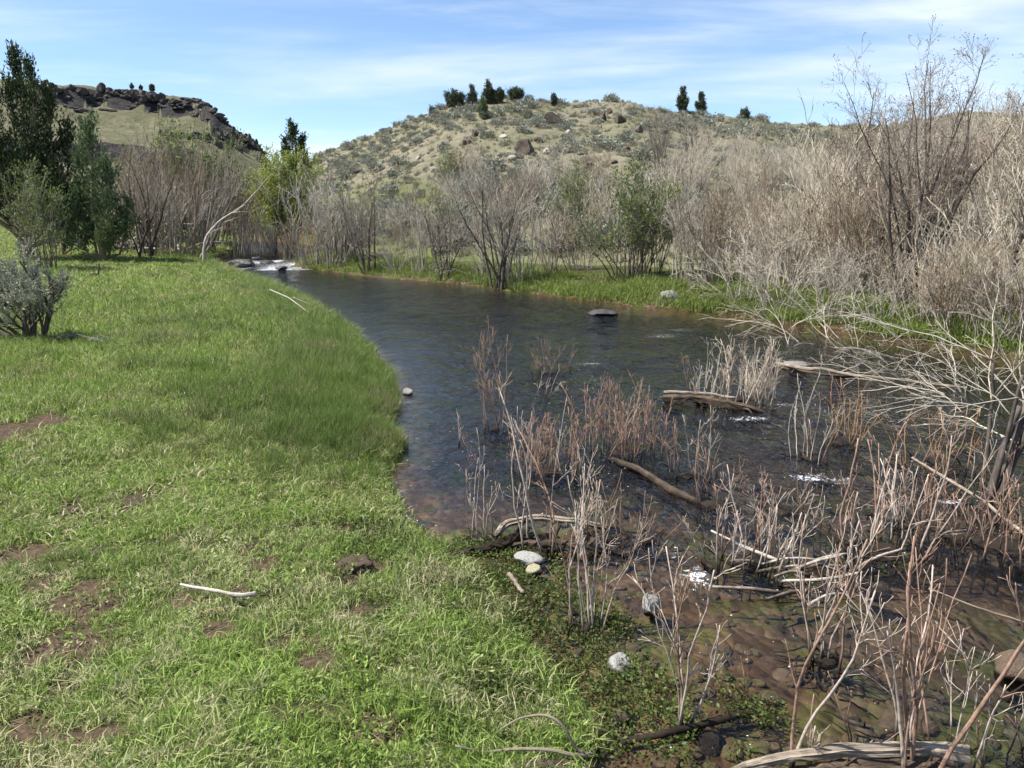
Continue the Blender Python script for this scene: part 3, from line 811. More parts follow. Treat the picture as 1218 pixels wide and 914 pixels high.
# long grass further up the bank
T_long = [tuft(130 + i, 46, 0.16, 0.20, 0.0085, 0.42, M['grassm'], 0.75, M['thatch'], 0.14) for i in range(5)]
def keep_long(x, y, z, c, d):
    return (c == 0) & (d < -0.03) & (x < 1.0) & (y > 0) & (x < -0.2 * y + 6) & (rng.uniform(0, 1, len(x)) > near_soil(x, y)) & (seg_dist(x, y, LBa) < seg_dist(x, y, RBa))
def scl_long(x, y, d, n):
    s = rng.uniform(0.55, 1.25, n) * (0.30 + 0.55 * sstep(4.5, 13, np.hypot(x, y)) + 0.5 * np.clip(fbm(x * .5, y * .5, 3, 66), 0, 1) * sstep(5, 9, np.hypot(x, y)))
    wide = np.clip(np.hypot(x, y) / 12.0, 0.8, 3.0)
    return np.stack([wide, wide, s], 1)
x, y = wedge_points(rng, 26000, 4.5, 60, AZL, r_(0))
scatter('long_grass', 'longer green grass further up the near bank', *lay(rng, x, y, keep_long, scl_long), T_long, rng)

# rushes along the cut edge
T_rush = [tuft(150 + i, 40, 0.07, 0.30, 0.0048, 0.32, M['rush'], 0.7, M['thatch'], 0.14) for i in range(4)]
def keep_rush(x, y, z, c, d):
    e = seg_dist(x, y, LBa)
    p = (1 - sstep(0.25, 1.5, e + 0.5 * fbm(x * .6, y * .6, 3, 67))) * sstep(4.6, 6.5, y)
    p = p * (0.35 + 0.65 * sstep(-.15, .2, fbm(x * 3, y * 3, 3, 70)))
    clumps = 0.28 * sstep(0.22, 0.45, fbm(x * 1.1, y * 1.1, 3, 68)) * (0.25 + 0.6 * sstep(4.0, 6.5, y)) * sstep(-.4, -1.0, d)
    return (d < 0.10) & (d > -6) & (c != 2) & (c != 3) & (e < seg_dist(x, y, RBa)) & (near_soil(x, y) < .3) & (rng.uniform(0, 1, len(x)) < np.maximum(p, clumps))
def scl_rush(x, y, d, n):
    s = rng.uniform(0.6, 1.15, n) * (0.38 + 0.62 * sstep(3.5, 8.0, y)); w_ = np.clip(np.hypot(x, y) / 8, .6, 3.0)
    return np.stack([w_, w_, s], 1)
x, y = wedge_points(rng, 76000, 2.3, 34, r_(-40), r_(4))
scatter('rush_fringe', 'darker tall rushes fringing the near bank edge', *lay(rng, x, y, keep_rush, scl_rush), T_rush, rng)

# low water plants where the meadow runs into the shallows
def cress_tuft(seed, n, rad, size):
    rg = np.random.default_rng(seed); mb = MB()
    a = rg.uniform(0, 6.28, n); rr = rad * np.sqrt(rg.uniform(0, 1, n))
    p = np.stack([rr * np.cos(a), rr * np.sin(a), rg.uniform(0.0, 0.035, n)], 1)
    d = rg.normal(size=(n, 3)); d[:, 2] = np.abs(d[:, 2]) * 0.5 + 0.1
    leaf_quads(mb, p, d, size, size * 0.55, rg)
    return mb.mesh('cress', [M['cress']])
T_cress = [cress_tuft(170 + i, 44, 0.08, 0.022) for i in range(4)]
def keep_cress(x, y, z, c, d):
    e = fbm(x * 2.2, y * 2.2, 4, 69)
    bank = sstep(-0.75, -0.1, d) * (1 - sstep(0.02, 0.45, d + 0.25 * e))
    up = sstep(0.05, 0.3, e) * sstep(0.9, 0.3, d) * sstep(0.0, 0.1, d)
    pr = np.maximum(bank * 0.6, up * 0.35) * sstep(2.2, 2.7, y) * sstep(4.6, 3.9, y) * (0.35 + 0.65 * sstep(-0.15, 0.25, e))
    lx, ly = plane_pt(628, 720)
    return (z > -0.10) & (rng.uniform(0, 1, len(x)) < pr) & (seg_dist(x, y, LBa) < seg_dist(x, y, RBa))
x, y = wedge_points(rng, 16000, 1.6, 6.0, r_(-14), r_(22))
pts, rot, s = lay(rng, x, y, keep_cress, lambda x, y, d, n: np.stack([rng.uniform(.5, 1.0, n)] * 3, 1))
pts[:, 2] = np.maximum(pts[:, 2], -0.012)
scatter('water_plants', 'low leafy plants matting the muddy water margin', pts, rot, s, T_cress, rng)

# broad-leaved weeds in the turf
def weed(seed, n, size):
    rg = np.random.default_rng(seed); mb = MB()
    a = rg.uniform(0, 6.28, n); p = np.stack([.02 * np.cos(a), .02 * np.sin(a), np.full(n, .01)], 1) + rg.normal(size=(n, 3)) * np.array([.03, .03, .008])
    leaf_quads(mb, p, np.stack([np.cos(a), np.sin(a), rg.uniform(.2, 1.0, n)], 1), size, size * .38, rg)
    return mb.mesh('weed', [M['grass']])
T_weed = [weed(180 + i, 14, .020 + .005 * i) for i in range(4)]
x, y = wedge_points(rng, 4200, 1.3, 9.0, AZL, r_(14))
scatter('meadow_weeds', 'broad-leaved weeds growing among the short meadow grass', *lay(rng, x, y, lambda x, y, z, c, d: (c == 0) & (d < -.25) & (x < 2) & (fbm(x * 2.4, y * 2.4, 3, 65) + rng.uniform(-.2, .2, len(x)) > .08), lambda x, y, d, n: np.stack([rng.uniform(.5, 1.2, n)] * 3, 1), .015), T_weed, rng)

# right bank grass
T_bank = [tuft(190 + i, 40, 0.20, 0.25, 0.013, 0.5, M['bankg'], 0.7, M['thatch'], 0.06) for i in range(4)]
def keep_bank(x, y, z, c, d):
    e = seg_dist(x, y, RBa)
    gl = (1 - sstep(0.8, 3.2, e + 1.6 * fbm(x * .35, y * .35, 3, 71)))
    return (d < -0.03) & (e < seg_dist(x, y, LBa)) & (rng.uniform(0, 1, len(x)) < gl * (0.25 + 0.75 * sstep(-.2, .25, fbm(x * .9, y * .9, 3, 72))))
x, y = wedge_points(rng, 60000, 9, 48, r_(-20), r_(50))
scatter('far_bank_grass', 'bright green grass strip along the far bank', *lay(rng, x, y, keep_bank, lambda x, y, d, n: np.stack([np.ones(n) * 1.1, np.ones(n) * 1.1, rng.uniform(.45, 1.1, n)], 1)), T_bank, rng)

# bunch grass on the hill
T_bunch = [tuft(210 + i, 26, 0.16, 0.30, 0.03, 0.55, M['bunch'], 0.6) for i in range(4)]
x, y = wedge_points(rng, 15000, 20, 105, r_(-18), r_(44), 2.0)
def keep_bunch(x, y, z, c, d): return (c == 2) & (fbm(x * .15, y * .15, 3, 73) + rng.uniform(-.6, .9, len(x)) > 0)
scatter('hill_bunch_grass', 'dry bunch grass dotted over the hillside', *lay(rng, x, y, keep_bunch, lambda x, y, d, n: np.stack([rng.uniform(.7, 1.4, n)] * 3, 1)), T_bunch, rng)

# ------------------------------------------------------------------ placing by compass and distance
def top_z(y, row):
    k = (H0 / 2 - row) / F0
    return CAM_Z + y * (k * CP - SP) / (CP + k * SP)
def at_r(px, r):
    az = sky_dir(px, 255)[0]
    x, y = r * math.sin(az), r * math.cos(az)
    return x, y, zat(x, y)

# ------------------------------------------------------------------ rocks
def rock_mesh(name, seed, mat, cuts=9, c0=0.55, c1=0.85, rough=0.10, sub=3):
    rg = np.random.default_rng(seed)
    bm = bmesh.new(); bmesh.ops.create_icosphere(bm, subdivisions=sub, radius=1.0)
    v = np.array([p.co[:] for p in bm.verts])
    for _ in range(cuts):
        nrm = norm(rg.normal(size=3)); c = rg.uniform(c0, c1)
        ex = np.clip(v @ nrm - c, 0, None); v = v - ex[:, None] * nrm
    f = fbm(v[:, 0] * 2.1 + seed, v[:, 1] * 2.1 + v[:, 2] * 1.7, 3, seed)
    v = v * (1 + rough * f)[:, None]
    for p, co in zip(bm.verts, v): p.co = co
    me = bpy.data.meshes.new(name); bm.to_mesh(me); bm.free()
    me.materials.append(mat)
    sm = sub >= 4
    me.polygons.foreach_set('use_smooth', np.full(len(me.polygons), True))
    if not sm:
        me.polygons.foreach_set('use_smooth', np.full(len(me.polygons), False))
    return me

BOULDERS = [(657, 150, 26, 17, 'large square brown boulder high on the hillside, standing alone'), (626, 183, 26, 18, 'dark wedge boulder with pale top on the middle of the hillside'),
            (556, 172, 13, 12, 'pinkish-brown boulder beside sagebrush, lower one of a leaning pair'), (565, 163, 12, 10, 'brown boulder beside sagebrush, upper one of a leaning pair'),
            (716, 145, 15, 10, 'dark boulder standing nearest the summit end of the upper boulder row'), (726, 136, 8, 8, 'small dark stone perched above the upper boulder row'),
            (736, 147, 17, 12, 'slanted reddish-brown boulder in the upper boulder row'), (759, 158, 12, 13, 'black shadowed boulder below the upper boulder row'),
            (771, 150, 9, 8, 'small black boulder at the thicket end of the upper boulder row'), (701, 203, 16, 14, 'dark boulder under a sagebrush low on the hillside'),
            (422, 208, 16, 9, 'reddish-brown rock in the grass at the foot of the slope'), (394, 217, 14, 9, 'dark brown rock beside the willows at the foot of the slope')]
for i, (px, py, w_, h_, lab) in enumerate(BOULDERS):
    x, y, z = ground_pt(px, py); r = math.hypot(x, y)
    s = w_ / F0 * r * 0.56
    o = mobj('boulder', rock_mesh('boulder', 300 + i, M['basalt'], 10, 0.42, 0.75, 0.10, 3), None, (x, y, z + s * 0.38), i * 1.3, (s, s * 0.9, s * h_ / w_ * 1.05))
    tag(o, lab, 'boulder', 'boulders on the hillside')
rg = np.random.default_rng(31)
stone_me = [rock_mesh('stone', 330 + i, M['lstone'] if i < 3 else M['basalt'], 9, 0.45, 0.8, 0.1, 2) for i in range(6)]
k = 0
for (px, py) in [(653, 183), (690, 213), (610, 192), (585, 205), (640, 170), (712, 170), (560, 190), (498, 190), (470, 170), (770, 175), (790, 160), (745, 180), (600, 165), (676, 160), (515, 205), (540, 200), (690, 185), (730, 195), (830, 165), (455, 195), (625, 215), (660, 205)]:
    x, y, z = ground_pt(px, py); s = rg.uniform(0.20, 0.42); me = stone_me[k % 6]
    light = (k % 6) < 3
    o = mobj('stone', me, None, (x, y, z + s * 0.2), rg.uniform(0, 6), (s, s * .8, s * .65))
    tag(o, 'small pale stone lying loose on the dry hillside' if light else 'small dark stone lying loose on the dry hillside', 'stone', 'pale stones on the hillside' if light else 'dark stones on the hillside'); k += 1

# cliffs on the mesa: broken columns of basalt, each outcrop a thing of several blocks
def outcrop(px, row, wpx, hpx, seed, label, group):
    x, y, z = ground_pt(px, row + hpx * 0.5, 330); r = math.hypot(x, y)
    w_, h_ = wpx / F0 * r * 1.15, hpx / F0 * r * 0.95
    rg = np.random.default_rng(seed)
    root = empty('basalt_outcrop', (x, y, z), -math.atan2(x, y))
    tag(root, label, 'outcrop', group)
    nb = max(5, int(wpx / 2.2))
    for b in range(nb):
        me = cliff_me[rg.integers(0, len(cliff_me))]
        bw = w_ / nb * rg.uniform(0.9, 2.0)
        bx = (b + 0.5) / nb * w_ - w_ / 2 + rg.normal(0, w_ / nb * .3)
        hh = h_ * rg.uniform(0.6, 1.0)
        ly = rg.normal(0, bw * 0.4)
        c_, s_ = math.cos(-math.atan2(x, y)), math.sin(-math.atan2(x, y))
        wz = zat(x + bx * c_ - ly * s_, y + bx * s_ + ly * c_) - z
        o = mobj('block', me, root, (bx, ly, wz + hh * 0.22), rg.normal(0, .25), (bw * 1.15, bw * .7, hh * .60))
cliff_me = [rock_mesh('block', 360 + i, M['cliff'], 14, 0.50, 0.72, 0.16, 3) for i in range(6)]
UP = 'dark basalt ledge in the broken upper cliff band of the mesa'
LO = 'black basalt cliff low on the nose of the mesa'
for i, (px, row, w_, h_) in enumerate([(90, 105, 22, 6), (105, 117, 14, 5), (112, 121, 14, 12), (90, 128, 14, 5), (130, 112, 20, 5), (148, 112, 14, 7), (140, 121, 20, 5), (128, 130, 14, 6), (165, 118, 14, 7), (160, 127, 18, 6), (178, 122, 26, 12),
                                       (185, 134, 18, 5), (200, 119, 14, 6), (212, 120, 18, 5), (228, 118, 16, 6), (242, 121, 14, 6), (215, 130, 16, 4), (238, 131, 16, 6), (256, 133, 12, 6), (264, 141, 10, 5), (102, 133, 12, 4), (70, 112, 20, 7)]):
    outcrop(px, row, w_, h_, 400 + i, UP, 'upper cliff ledges of the mesa')
for i, (px, row, w_, h_) in enumerate([(200, 158, 18, 8), (222, 160, 22, 9), (245, 161, 26, 16), (270, 163, 24, 15), (292, 168, 20, 13), (306, 174, 12, 7)]):
    outcrop(px, row, w_, h_, 440 + i, LO, 'lower cliffs of the mesa')

# river stones
def river_stone(name, px, py, wpx, hpx, mat, seed, label, lift=0.25, cuts=5, flat=None):
    x, y = plane_pt(px, py + hpx * 0.4, 0.0)
    f = y * CP + CAM_Z * SP
    s = wpx / F0 * f / 2
    sz = (hpx / F0 * f / 2) * 1.15 if flat is None else flat
    o = mobj(name, rock_mesh(name, seed, mat, cuts, 0.55, 0.85, 0.16, 4), None, (x, y, sz * lift), seed * 0.7, (s, s * 0.8, sz))
    tag(o, label, 'rock')
river_stone('river_rock', 485, 465, 15, 10, M['rstone'], 501, 'small whitish rock alone in open water off the grassy point', 0.4)
river_stone('river_rock', 628, 665, 36, 16, M['rstone'], 502, 'flat pale grey rock on the shallows below the curved log', 0.9, 6, 0.035)
river_stone('river_rock', 635, 677, 20, 12, M['ystone'], 503, 'small yellowish rock tucked under the flat grey rock', 0.3, 4, 0.04)
river_stone('river_rock', 773, 715, 26, 24, M['rstone'], 504, 'jagged pale grey rock with black crevices standing in the shallows', 0.4, 9)
river_stone('river_rock', 738, 781, 42, 24, M['rstone'], 505, 'half-submerged brown rock with a dry white top', -0.25, 4, 0.055)
river_stone('river_rock', 946, 434, 30, 12, M['gstone'], 506, 'smooth rounded grey rock beside the long driftwood branch', 0.5, 3)
river_stone('river_rock', 717, 371, 36, 8, M['dstone'], 507, 'low black wet rock breaking the current near the far bank', 0.15, 5, 0.09)
river_stone('river_rock', 792, 358, 40, 11, M['gstone'], 508, 'pale rock resting at the foot of the green far bank', 0.5, 5, 0.22)
river_stone('river_rock', 846, 858, 44, 30, M['bstone'], 509, 'rounded brown rock under shallow water, next to a sunken dark stick', -0.85, 3, 0.075)
river_stone('river_rock', 1206, 790, 44, 34, M['bstone'], 510, 'brown rounded rock with a wet shoulder beside green algae', 0.2, 3, 0.09)
river_stone('river_rock', 1040, 690, 40, 20, M['bstone'], 511, 'sunken greenish-brown slab behind the broken stick tangle', -0.6, 6, 0.05)
river_stone('river_rock', 740, 850, 30, 10, M['bstone'], 512, 'thin dark slab of rock on the sandy shallows', -0.4, 6, 0.035)
for i, (px, py, w_, h_, m_, lab) in enumerate([(288, 314, 44, 12, 'dstone', 'large black wet rock splitting the white riffle'), (265, 312, 22, 9, 'dstone', 'dark rock in the riffle against the grassy bank'),
                                               (318, 313, 24, 8, 'dstone', 'dark rock in the riffle against the willow bank'), (335, 319, 20, 6, 'dstone', 'low dark rock just below the riffle'), (306, 308, 14, 8, 'rstone', 'grey rock standing above the riffle foam')]):
    river_stone('riffle_rock', px, py, w_, h_, M[m_], 520 + i, lab, 0.5, 7)
for i, (px, py, w_, h_, m_, lab) in enumerate([(96, 291, 13, 8, 'lstone', 'rounded light grey rock in front of the junipers'), (150, 296, 30, 10, 'basalt', 'low dark rock in the debris at the foot of the bare trees'),
                                               (178, 300, 26, 8, 'lstone', 'flat grey rock at the edge of the long grass under bare trees'), (118, 287, 18, 9, 'basalt', 'dark rock between the grey rock and the small sagebrush')]):
    x, y, z = ground_pt(px, py + 3); s = w_ / F0 * math.hypot(x, y) / 2
    tag(mobj('bank_rock', rock_mesh('bank_rock', 540 + i, M[m_], 7, 0.5, 0.85, 0.1, 3), None, (x, y, z + s * .25), i, (s, s * .8, s * h_ / w_ * 1.2)), lab, 'rock')
# cobbles on the bed: many, small
M['cobble'] = stone('cobble', (0.035, 0.026, 0.018), (0.16, 0.115, 0.075), 1.3, spots=(0.07, 0.08, 0.025), rough=0.7)
M['cobble2'] = stone('cobble_green', (0.04, 0.04, 0.018), (0.13, 0.12, 0.06), 1.3, spots=(0.16, 0.11, 0.06), rough=0.7)
cob_me = [rock_mesh('cobble', 560 + i, M['cobble'] if i < 4 else M['cobble2'], 5, 0.6, 0.9, 0.08, 2) for i in range(6)]
rng = np.random.default_rng(77)
x, y = wedge_points(rng, 2600, 1.8, 6.5, r_(0), r_(42))
z, c, d = terrain(x, y)
kk = (c == 1) & (d > 0.12) & (fbm(x * .9, y * .9, 3, 79) + rng.uniform(-.5, .6, len(x)) > 0.05)
x, y, z, d = x[kk], y[kk], z[kk], d[kk]; n_ = len(x)
sz = rng.uniform(0.018, 0.055, n_) * (1 + 0.6 * (rng.uniform(0, 1, n_) > .92))
sz = np.minimum(sz, 0.02 + np.abs(z) * 0.45)
scatter('bed_cobbles', 'brown cobbles scattered over the stream bed', np.stack([x, y, z + sz * .1], 1), np.stack([rng.normal(0, .2, n_), rng.normal(0, .2, n_), rng.uniform(0, 6, n_)], 1),
        np.stack([sz, sz * rng.uniform(.6, 1, n_), sz * .6], 1), cob_me, rng)

# soil mounds and patches
def mound(seed, n=150):
    rg = np.random.default_rng(seed); me = rock_mesh('clod', seed, M['soilm'], 2, 0.8, 0.95, 0.6, 4); return me
for (i, lab) in [(2, 'fresh dark brown mole mound on the short grass'), (3, 'small crumbled soil heap up the bank from the mole mound'), (0, 'bare scuffed soil hummock in the meadow, the wider one'), (1, 'bare reddish soil hummock in the meadow near long grass')]:
    sx_, sy_, sz_, rad = SOIL[i]
    tag(mobj('soil_mound', mound(600 + i), None, (sx_, sy_, sz_ - 0.005), i, (rad * .55, rad * .45, 0.04) if i == 2 else (rad * .45, rad * .35, 0.022)), lab, 'soil mound')

# ------------------------------------------------------------------ conifers
def juniper_parts(seed, leaders, trunk_h, trunk_r, dens, leafl, leafw, mat, per=7, spread=0.8):
    """leaders: (dx, dy, z0, z1, radius). Returns trunk mesh, crown mesh"""
    rg = np.random.default_rng(seed)
    tb, cb = MB(), MB()
    P = grow(rg, np.zeros((1, 3)), np.array([[0, 0, 1.0]]), trunk_h, 9, 0.06); tubes(tb, P, taper(trunk_r, 9, 1, 0.3), 9)
    for dx_, dy_, z0, z1, rad in leaders:
        L = z1 - z0
        s = np.array([[0, 0, max(0.1, z0 * 0.5)], [dx_ * .6, dy_ * .6, z0], [dx_, dy_, z0 + L * .5], [dx_ * 1.1, dy_ * 1.1, z1]])
        tubes(tb, s[None], np.array([[trunk_r * .5, trunk_r * .38, trunk_r * .2, 0.01]]), 6)
        nl = int(dens * L)
        t = rg.uniform(0, 1, nl) ** 0.9
        ax = np.stack([np.interp(t, [0, .5, 1], [dx_ * .6, dx_, dx_ * 1.1]), np.interp(t, [0, .5, 1], [dy_ * .6, dy_, dy_ * 1.1]), z0 + t * L], 1)
        prof = rad * np.clip((1 - t) ** 0.75, 0.04, 1) * np.clip(t * 5 + 0.45, 0, 1)
        a = rg.uniform(0, 6.28, nl)
        d = np.stack([np.cos(a), np.sin(a), 0.45 + 0.8 * t + rg.normal(0, .2, nl)], 1)
        ln = prof * rg.uniform(0.55, 1.1, nl) * (0.42 + 0.95 * vnoise(t * L * 0.9 + seed, a * 1.3, seed))
        B = grow(rg, ax, d, ln, 5, 0.10, (0, 0, 0.10)); tubes(tb, B, taper(0.012 + 0.012 * ln, 5, nl, .3), 3)
        i1 = np.repeat(np.arange(nl), per); tt = (1 - 0.6 * rg.uniform(0, 1, len(i1)) ** 1.6) * 4; ii = np.minimum(tt.astype(int), 3); f = (tt - ii)[:, None]
        p0 = B[i1, ii] * (1 - f) + B[i1, ii + 1] * f + rg.normal(size=(len(i1), 3)) * 0.05 * rad ** .5
        bd = norm(B[i1, ii + 1] - B[i1, ii])
        per2 = 8
        p1 = np.repeat(p0, per2, 0) + rg.normal(size=(len(p0) * per2, 3)) * leafl * 0.45 + (np.repeat(bd, per2, 0) + np.array([0, 0, .35])) * rg.uniform(-.9, 1.1, len(p0) * per2)[:, None] * leafl * 1.3
        dd = np.repeat(bd, per2, 0) * 0.9 + rg.normal(size=p1.shape) * 0.42 + np.array([0, 0, 0.45])
        leaf_quads(cb, p1, dd, leafl, leafw, rg)
    return tb.mesh('trunk', [M['redb']]), cb.mesh('crown', [mat])

def tree(name, label, cat, loc, trunk, crown, group=None, rz=0.0, sc=1.0):
    t = empty(name, loc, rz, sc); tag(t, label, cat, group)
    mobj('trunk', trunk, t); mobj('crown', crown, t)
    return t

jx, jy, jz = at_r(28, 33)
jh = top_z(jy, 52) - jz
u = 33 / F0
_rj = np.random.default_rng(9)
LD = [(-22, .3, 1.0), (-8, -.6, .93), (8, .2, .96), (27, -.3, .90), (17, .4, .84), (41, .5, .66), (47, -.6, .45), (-40, -.2, .82), (0, -1.0, .62), (-24, -1.2, .56), (34, .1, .78), (-12, .8, .86), (20, -1.0, .52), (-34, .6, .7), (50, .2, .34)]
big = juniper_parts(701, [(a_ * u, b_, min(jh * .12 + .12 * k_, jh * f_ * .35), jh * f_, _rj.uniform(.75, 1.15)) for k_, (a_, b_, f_) in enumerate(LD)], jh * .5, 0.2, 8.5, 0.15, 0.05, M['jun'])
tree('juniper_tree', 'tall dark many-topped juniper at the back of the near bank', 'juniper', (jx, jy, jz), *big)
x, y, z = at_r(118, 31); h_ = top_z(y, 145) - z
sec = juniper_parts(702, [(0, 0, .4, h_, 1.5), (.5, -.3, .3, h_ * .72, 1.0), (-.5, .2, .3, h_ * .78, 1.0), (.8, .3, .3, h_ * .45, .8), (-.8, -.2, .3, h_ * .45, .8)], h_ * .8, 0.12, 11, 0.15, 0.05, M['junl'])
tree('juniper_tree', 'paler feathery green juniper next to the tall dark juniper', 'juniper', (x, y, z), *sec)
x, y, z = at_r(70, 34); h_ = top_z(y, 200) - z
third = juniper_parts(703, [(0, 0, .3, h_, 1.1), (.7, -.3, .3, h_ * .75, .9)], h_ * .8, 0.1, 10, 0.16, 0.06, M['jun'])
tree('juniper_tree', 'short dark juniper filling the gap between the two junipers', 'juniper', (x, y, z), *third)
x, y, z = at_r(190, 44); h_ = top_z(y, 205) - z
mid = juniper_parts(704, [(0, 0, .3, h_, 1.2), (1.2, -.3, .3, h_ * .85, 1.0), (-1.2, .3, .3, h_ * .8, 1.0), (2.6, 0, .3, h_ * .75, 1.0)], h_ * .7, 0.12, 13, 0.2, 0.075, M['jun'])
tree('juniper_tree', 'dark low juniper showing through the bare brown trees', 'juniper', (x, y, z), *mid)
x, y, z = at_r(270, 50); h_ = top_z(y, 225) - z
mid2 = juniper_parts(705, [(0, 0, .3, h_, 1.2), (1.0, -.3, .3, h_ * .8, .9)], h_ * .7, 0.12, 12, 0.2, 0.075, M['jun'])
tree('juniper_tree', 'small dark juniper behind the leaning white branch', 'juniper', (x, y, z), *mid2)
# conifer behind the yellow-green willow
x, y, z = at_r(353, 62); h_ = top_z(y, 149) - z
pine = juniper_parts(706, [(0, 0, h_ * .35, h_, 1.1), (.6, .2, h_ * .3, h_ * .85, .9), (-.5, 0, h_ * .3, h_ * .8, .8)], h_ * .9, 0.16, 9, 0.20, 0.08, M['jun'])
tree('juniper_tree', 'dark conifer top rising behind the yellow-green willow', 'juniper', (x, y, z), *pine)
# ridge junipers
def ridge_tree(px, base_row, top_row, wpx, seed, label, round_=False, group=None, tmax=200):
    x, y, z = ground_pt(px, base_row, tmax); r = math.hypot(x, y)
    h = (base_row - top_row) / F0 * r * 0.88; w_ = wpx / F0 * r / 2 * 0.92
    if round_: L = [(w_ * a, w_ * b, 0.1, h * c, w_ * .75) for a, b, c in ((0, 0, 1), (.45, .2, .85), (-.5, .1, .85), (-.1, -.5, .8), (.2, .5, .9))]
    else: L = [(0, 0, 0.1, h, w_), (w_ * .4, .1, .1, h * .6, w_ * .7), (-w_ * .45, -.1, .1, h * .55, w_ * .7)]
    tr, cr = juniper_parts(seed, L, h * .8, 0.03 * h, 20 if not round_ else 17, 0.15, 0.07, M['junl'] if px == 575 else M['junr'])
    tree('juniper_tree', label, 'juniper', (x, y, z - 0.1), tr, cr, group)
ridge_tree(541, 131, 109, 34, 711, 'wide rounded dark juniper on the hill crest', True)
ridge_tree(562, 128, 103, 14, 712, 'slim pointed juniper between two others on the hill crest')
ridge_tree(581, 124, 97, 18, 713, 'tallest pointed juniper on the hill crest')
ridge_tree(594, 124, 108, 16, 714, 'small grey-green juniper close beside the tallest crest juniper', True)
ridge_tree(614, 121, 106, 24, 715, 'low rounded bush on the bare summit of the hill', True)
ridge_tree(659, 126, 114, 7, 716, 'tiny lone spire of a juniper on the crest, past the summit')
ridge_tree(811, 134, 105, 17, 717, 'pointed juniper on the crest above the pale willow thicket, the taller of two')
ridge_tree(833, 138, 113, 16, 718, 'pointed juniper on the crest above the pale willow thicket, the shorter of two')
ridge_tree(575, 143, 121, 10, 719, 'single olive juniper below the hill crest among sagebrush')
ridge_tree(886, 144, 131, 12, 720, 'dark low juniper on the crest behind the thicket', True)
ridge_tree(514, 138, 128, 6, 721, 'very small juniper on the hill shoulder above the yellow-green willow')
for i, (px, b, t_) in enumerate([(157, 109, 99), (168, 110, 101), (181, 112, 100), (191, 113, 102)]):
    ridge_tree(px, b - 2, t_ + 2, 5 if i != 2 else 7, 730 + i, 'tiny dark conifer standing on the mesa rim', i == 2, 'conifers on the mesa rim', 400)

# ------------------------------------------------------------------ bare and leafing shrubs (prototypes with trunk and crown)
def bare_parts(seed, n, rb, h, spread, base_r, stem_m, twig_m, br=(5, .35, .9), tw=(4, .12, .4), up=0.05, wander=0.09, hvar=0.45, lean=(0, 0), leaves=None, bend_tw=0.08, tmin=.3, sides=5):
    rg = np.random.default_rng(seed)
    tb, cb = MB(), MB()
    P = fan(rg, n, rb, h, spread, 8, wander, up, hvar, lean); R = taper(base_r * rg.uniform(.5, 1.2, n), 8, n, .22)
    tubes(tb, P, R, sides)
    B, RB_ = side_shoots(rg, P, R, br[0], br[1], br[2], 0.55, 6, tmin, .55, 0.13, (0, 0, bend_tw)); tubes(cb, B, np.maximum(RB_, .006), 4)
    S, RS = side_shoots(rg, B, RB_, tw[0], tw[1], tw[2], 0.65, 4, .2, .55, 0.16, (0, 0, bend_tw)); tubes(cb, S, np.maximum(RS, 0.0045), 3)
    mats = [twig_m]
    if leaves:
        lm, per, ll, lw = leaves; mats.append(lm)
        idx = np.repeat(np.arange(len(S)), per); t = rg.uniform(.2, 1, len(idx)) * 3; ii = np.minimum(t.astype(int), 2); f = (t - ii)[:, None]
        p = S[idx, ii] * (1 - f) + S[idx, ii + 1] * f + rg.normal(size=(len(idx), 3)) * ll * .6
        leaf_quads(cb, p, norm(S[idx, ii + 1] - S[idx, ii]) + rg.normal(size=p.shape) * .6, ll, lw, rg, 1)
    return tb.mesh('trunk', [stem_m]), cb.mesh('crown', mats)

BP = {}
# fine upright willow, tan
for i in range(4): BP['tan', i] = bare_parts(801 + i, 34, .40, 3.2, .20, .014, M['tanb'], M['tanb'], (4, .5, 1.3), (2, .2, .5))
for i in range(3): BP['grey', i] = bare_parts(811 + i, 30, .45, 3.2, .28, .017, M['greyb'], M['palegrey'], (4, .5, 1.3), (2, .2, .5))
for i in range(3): BP['arch', i] = bare_parts(821 + i, 26, .40, 3.0, .55, .014, M['palegrey'], M['palegrey'], (5, .4, 1.1), (2, .2, .5), up=-0.07, wander=.08, bend_tw=-0.02)
for i in range(3): BP['dark', i] = bare_parts(831 + i, 12, .30, 3.4, .30, .035, M['darkb'], M['greyb'], (9, .4, 1.2), (5, .2, .5))
for i in range(3): BP['brown', i] = bare_parts(841 + i, 26, .5, 3.2, .30, .018, M['greyb'], M['redb'], (6, .4, 1.2), (3, .2, .5))
for i in range(2): BP['leaf', i] = bare_parts(851 + i, 26, .5, 3.2, .30, .018, M['darkb'], M['greyb'], (7, .4, 1.1), (3, .15, .5), leaves=(M['wilg'], 6, .10, .038))

def shrub(key, loc, h, rz, label, group=None, name='willow_shrub', cat='shrub', wide=1.0):
    s = h / 3.2
    t = empty(name, loc, rz, (s * wide, s * wide, s)); tag(t, label, cat, group)
    tr, cr = BP[key]
    mobj('trunk', tr, t); mobj('crown', cr, t)
    return t

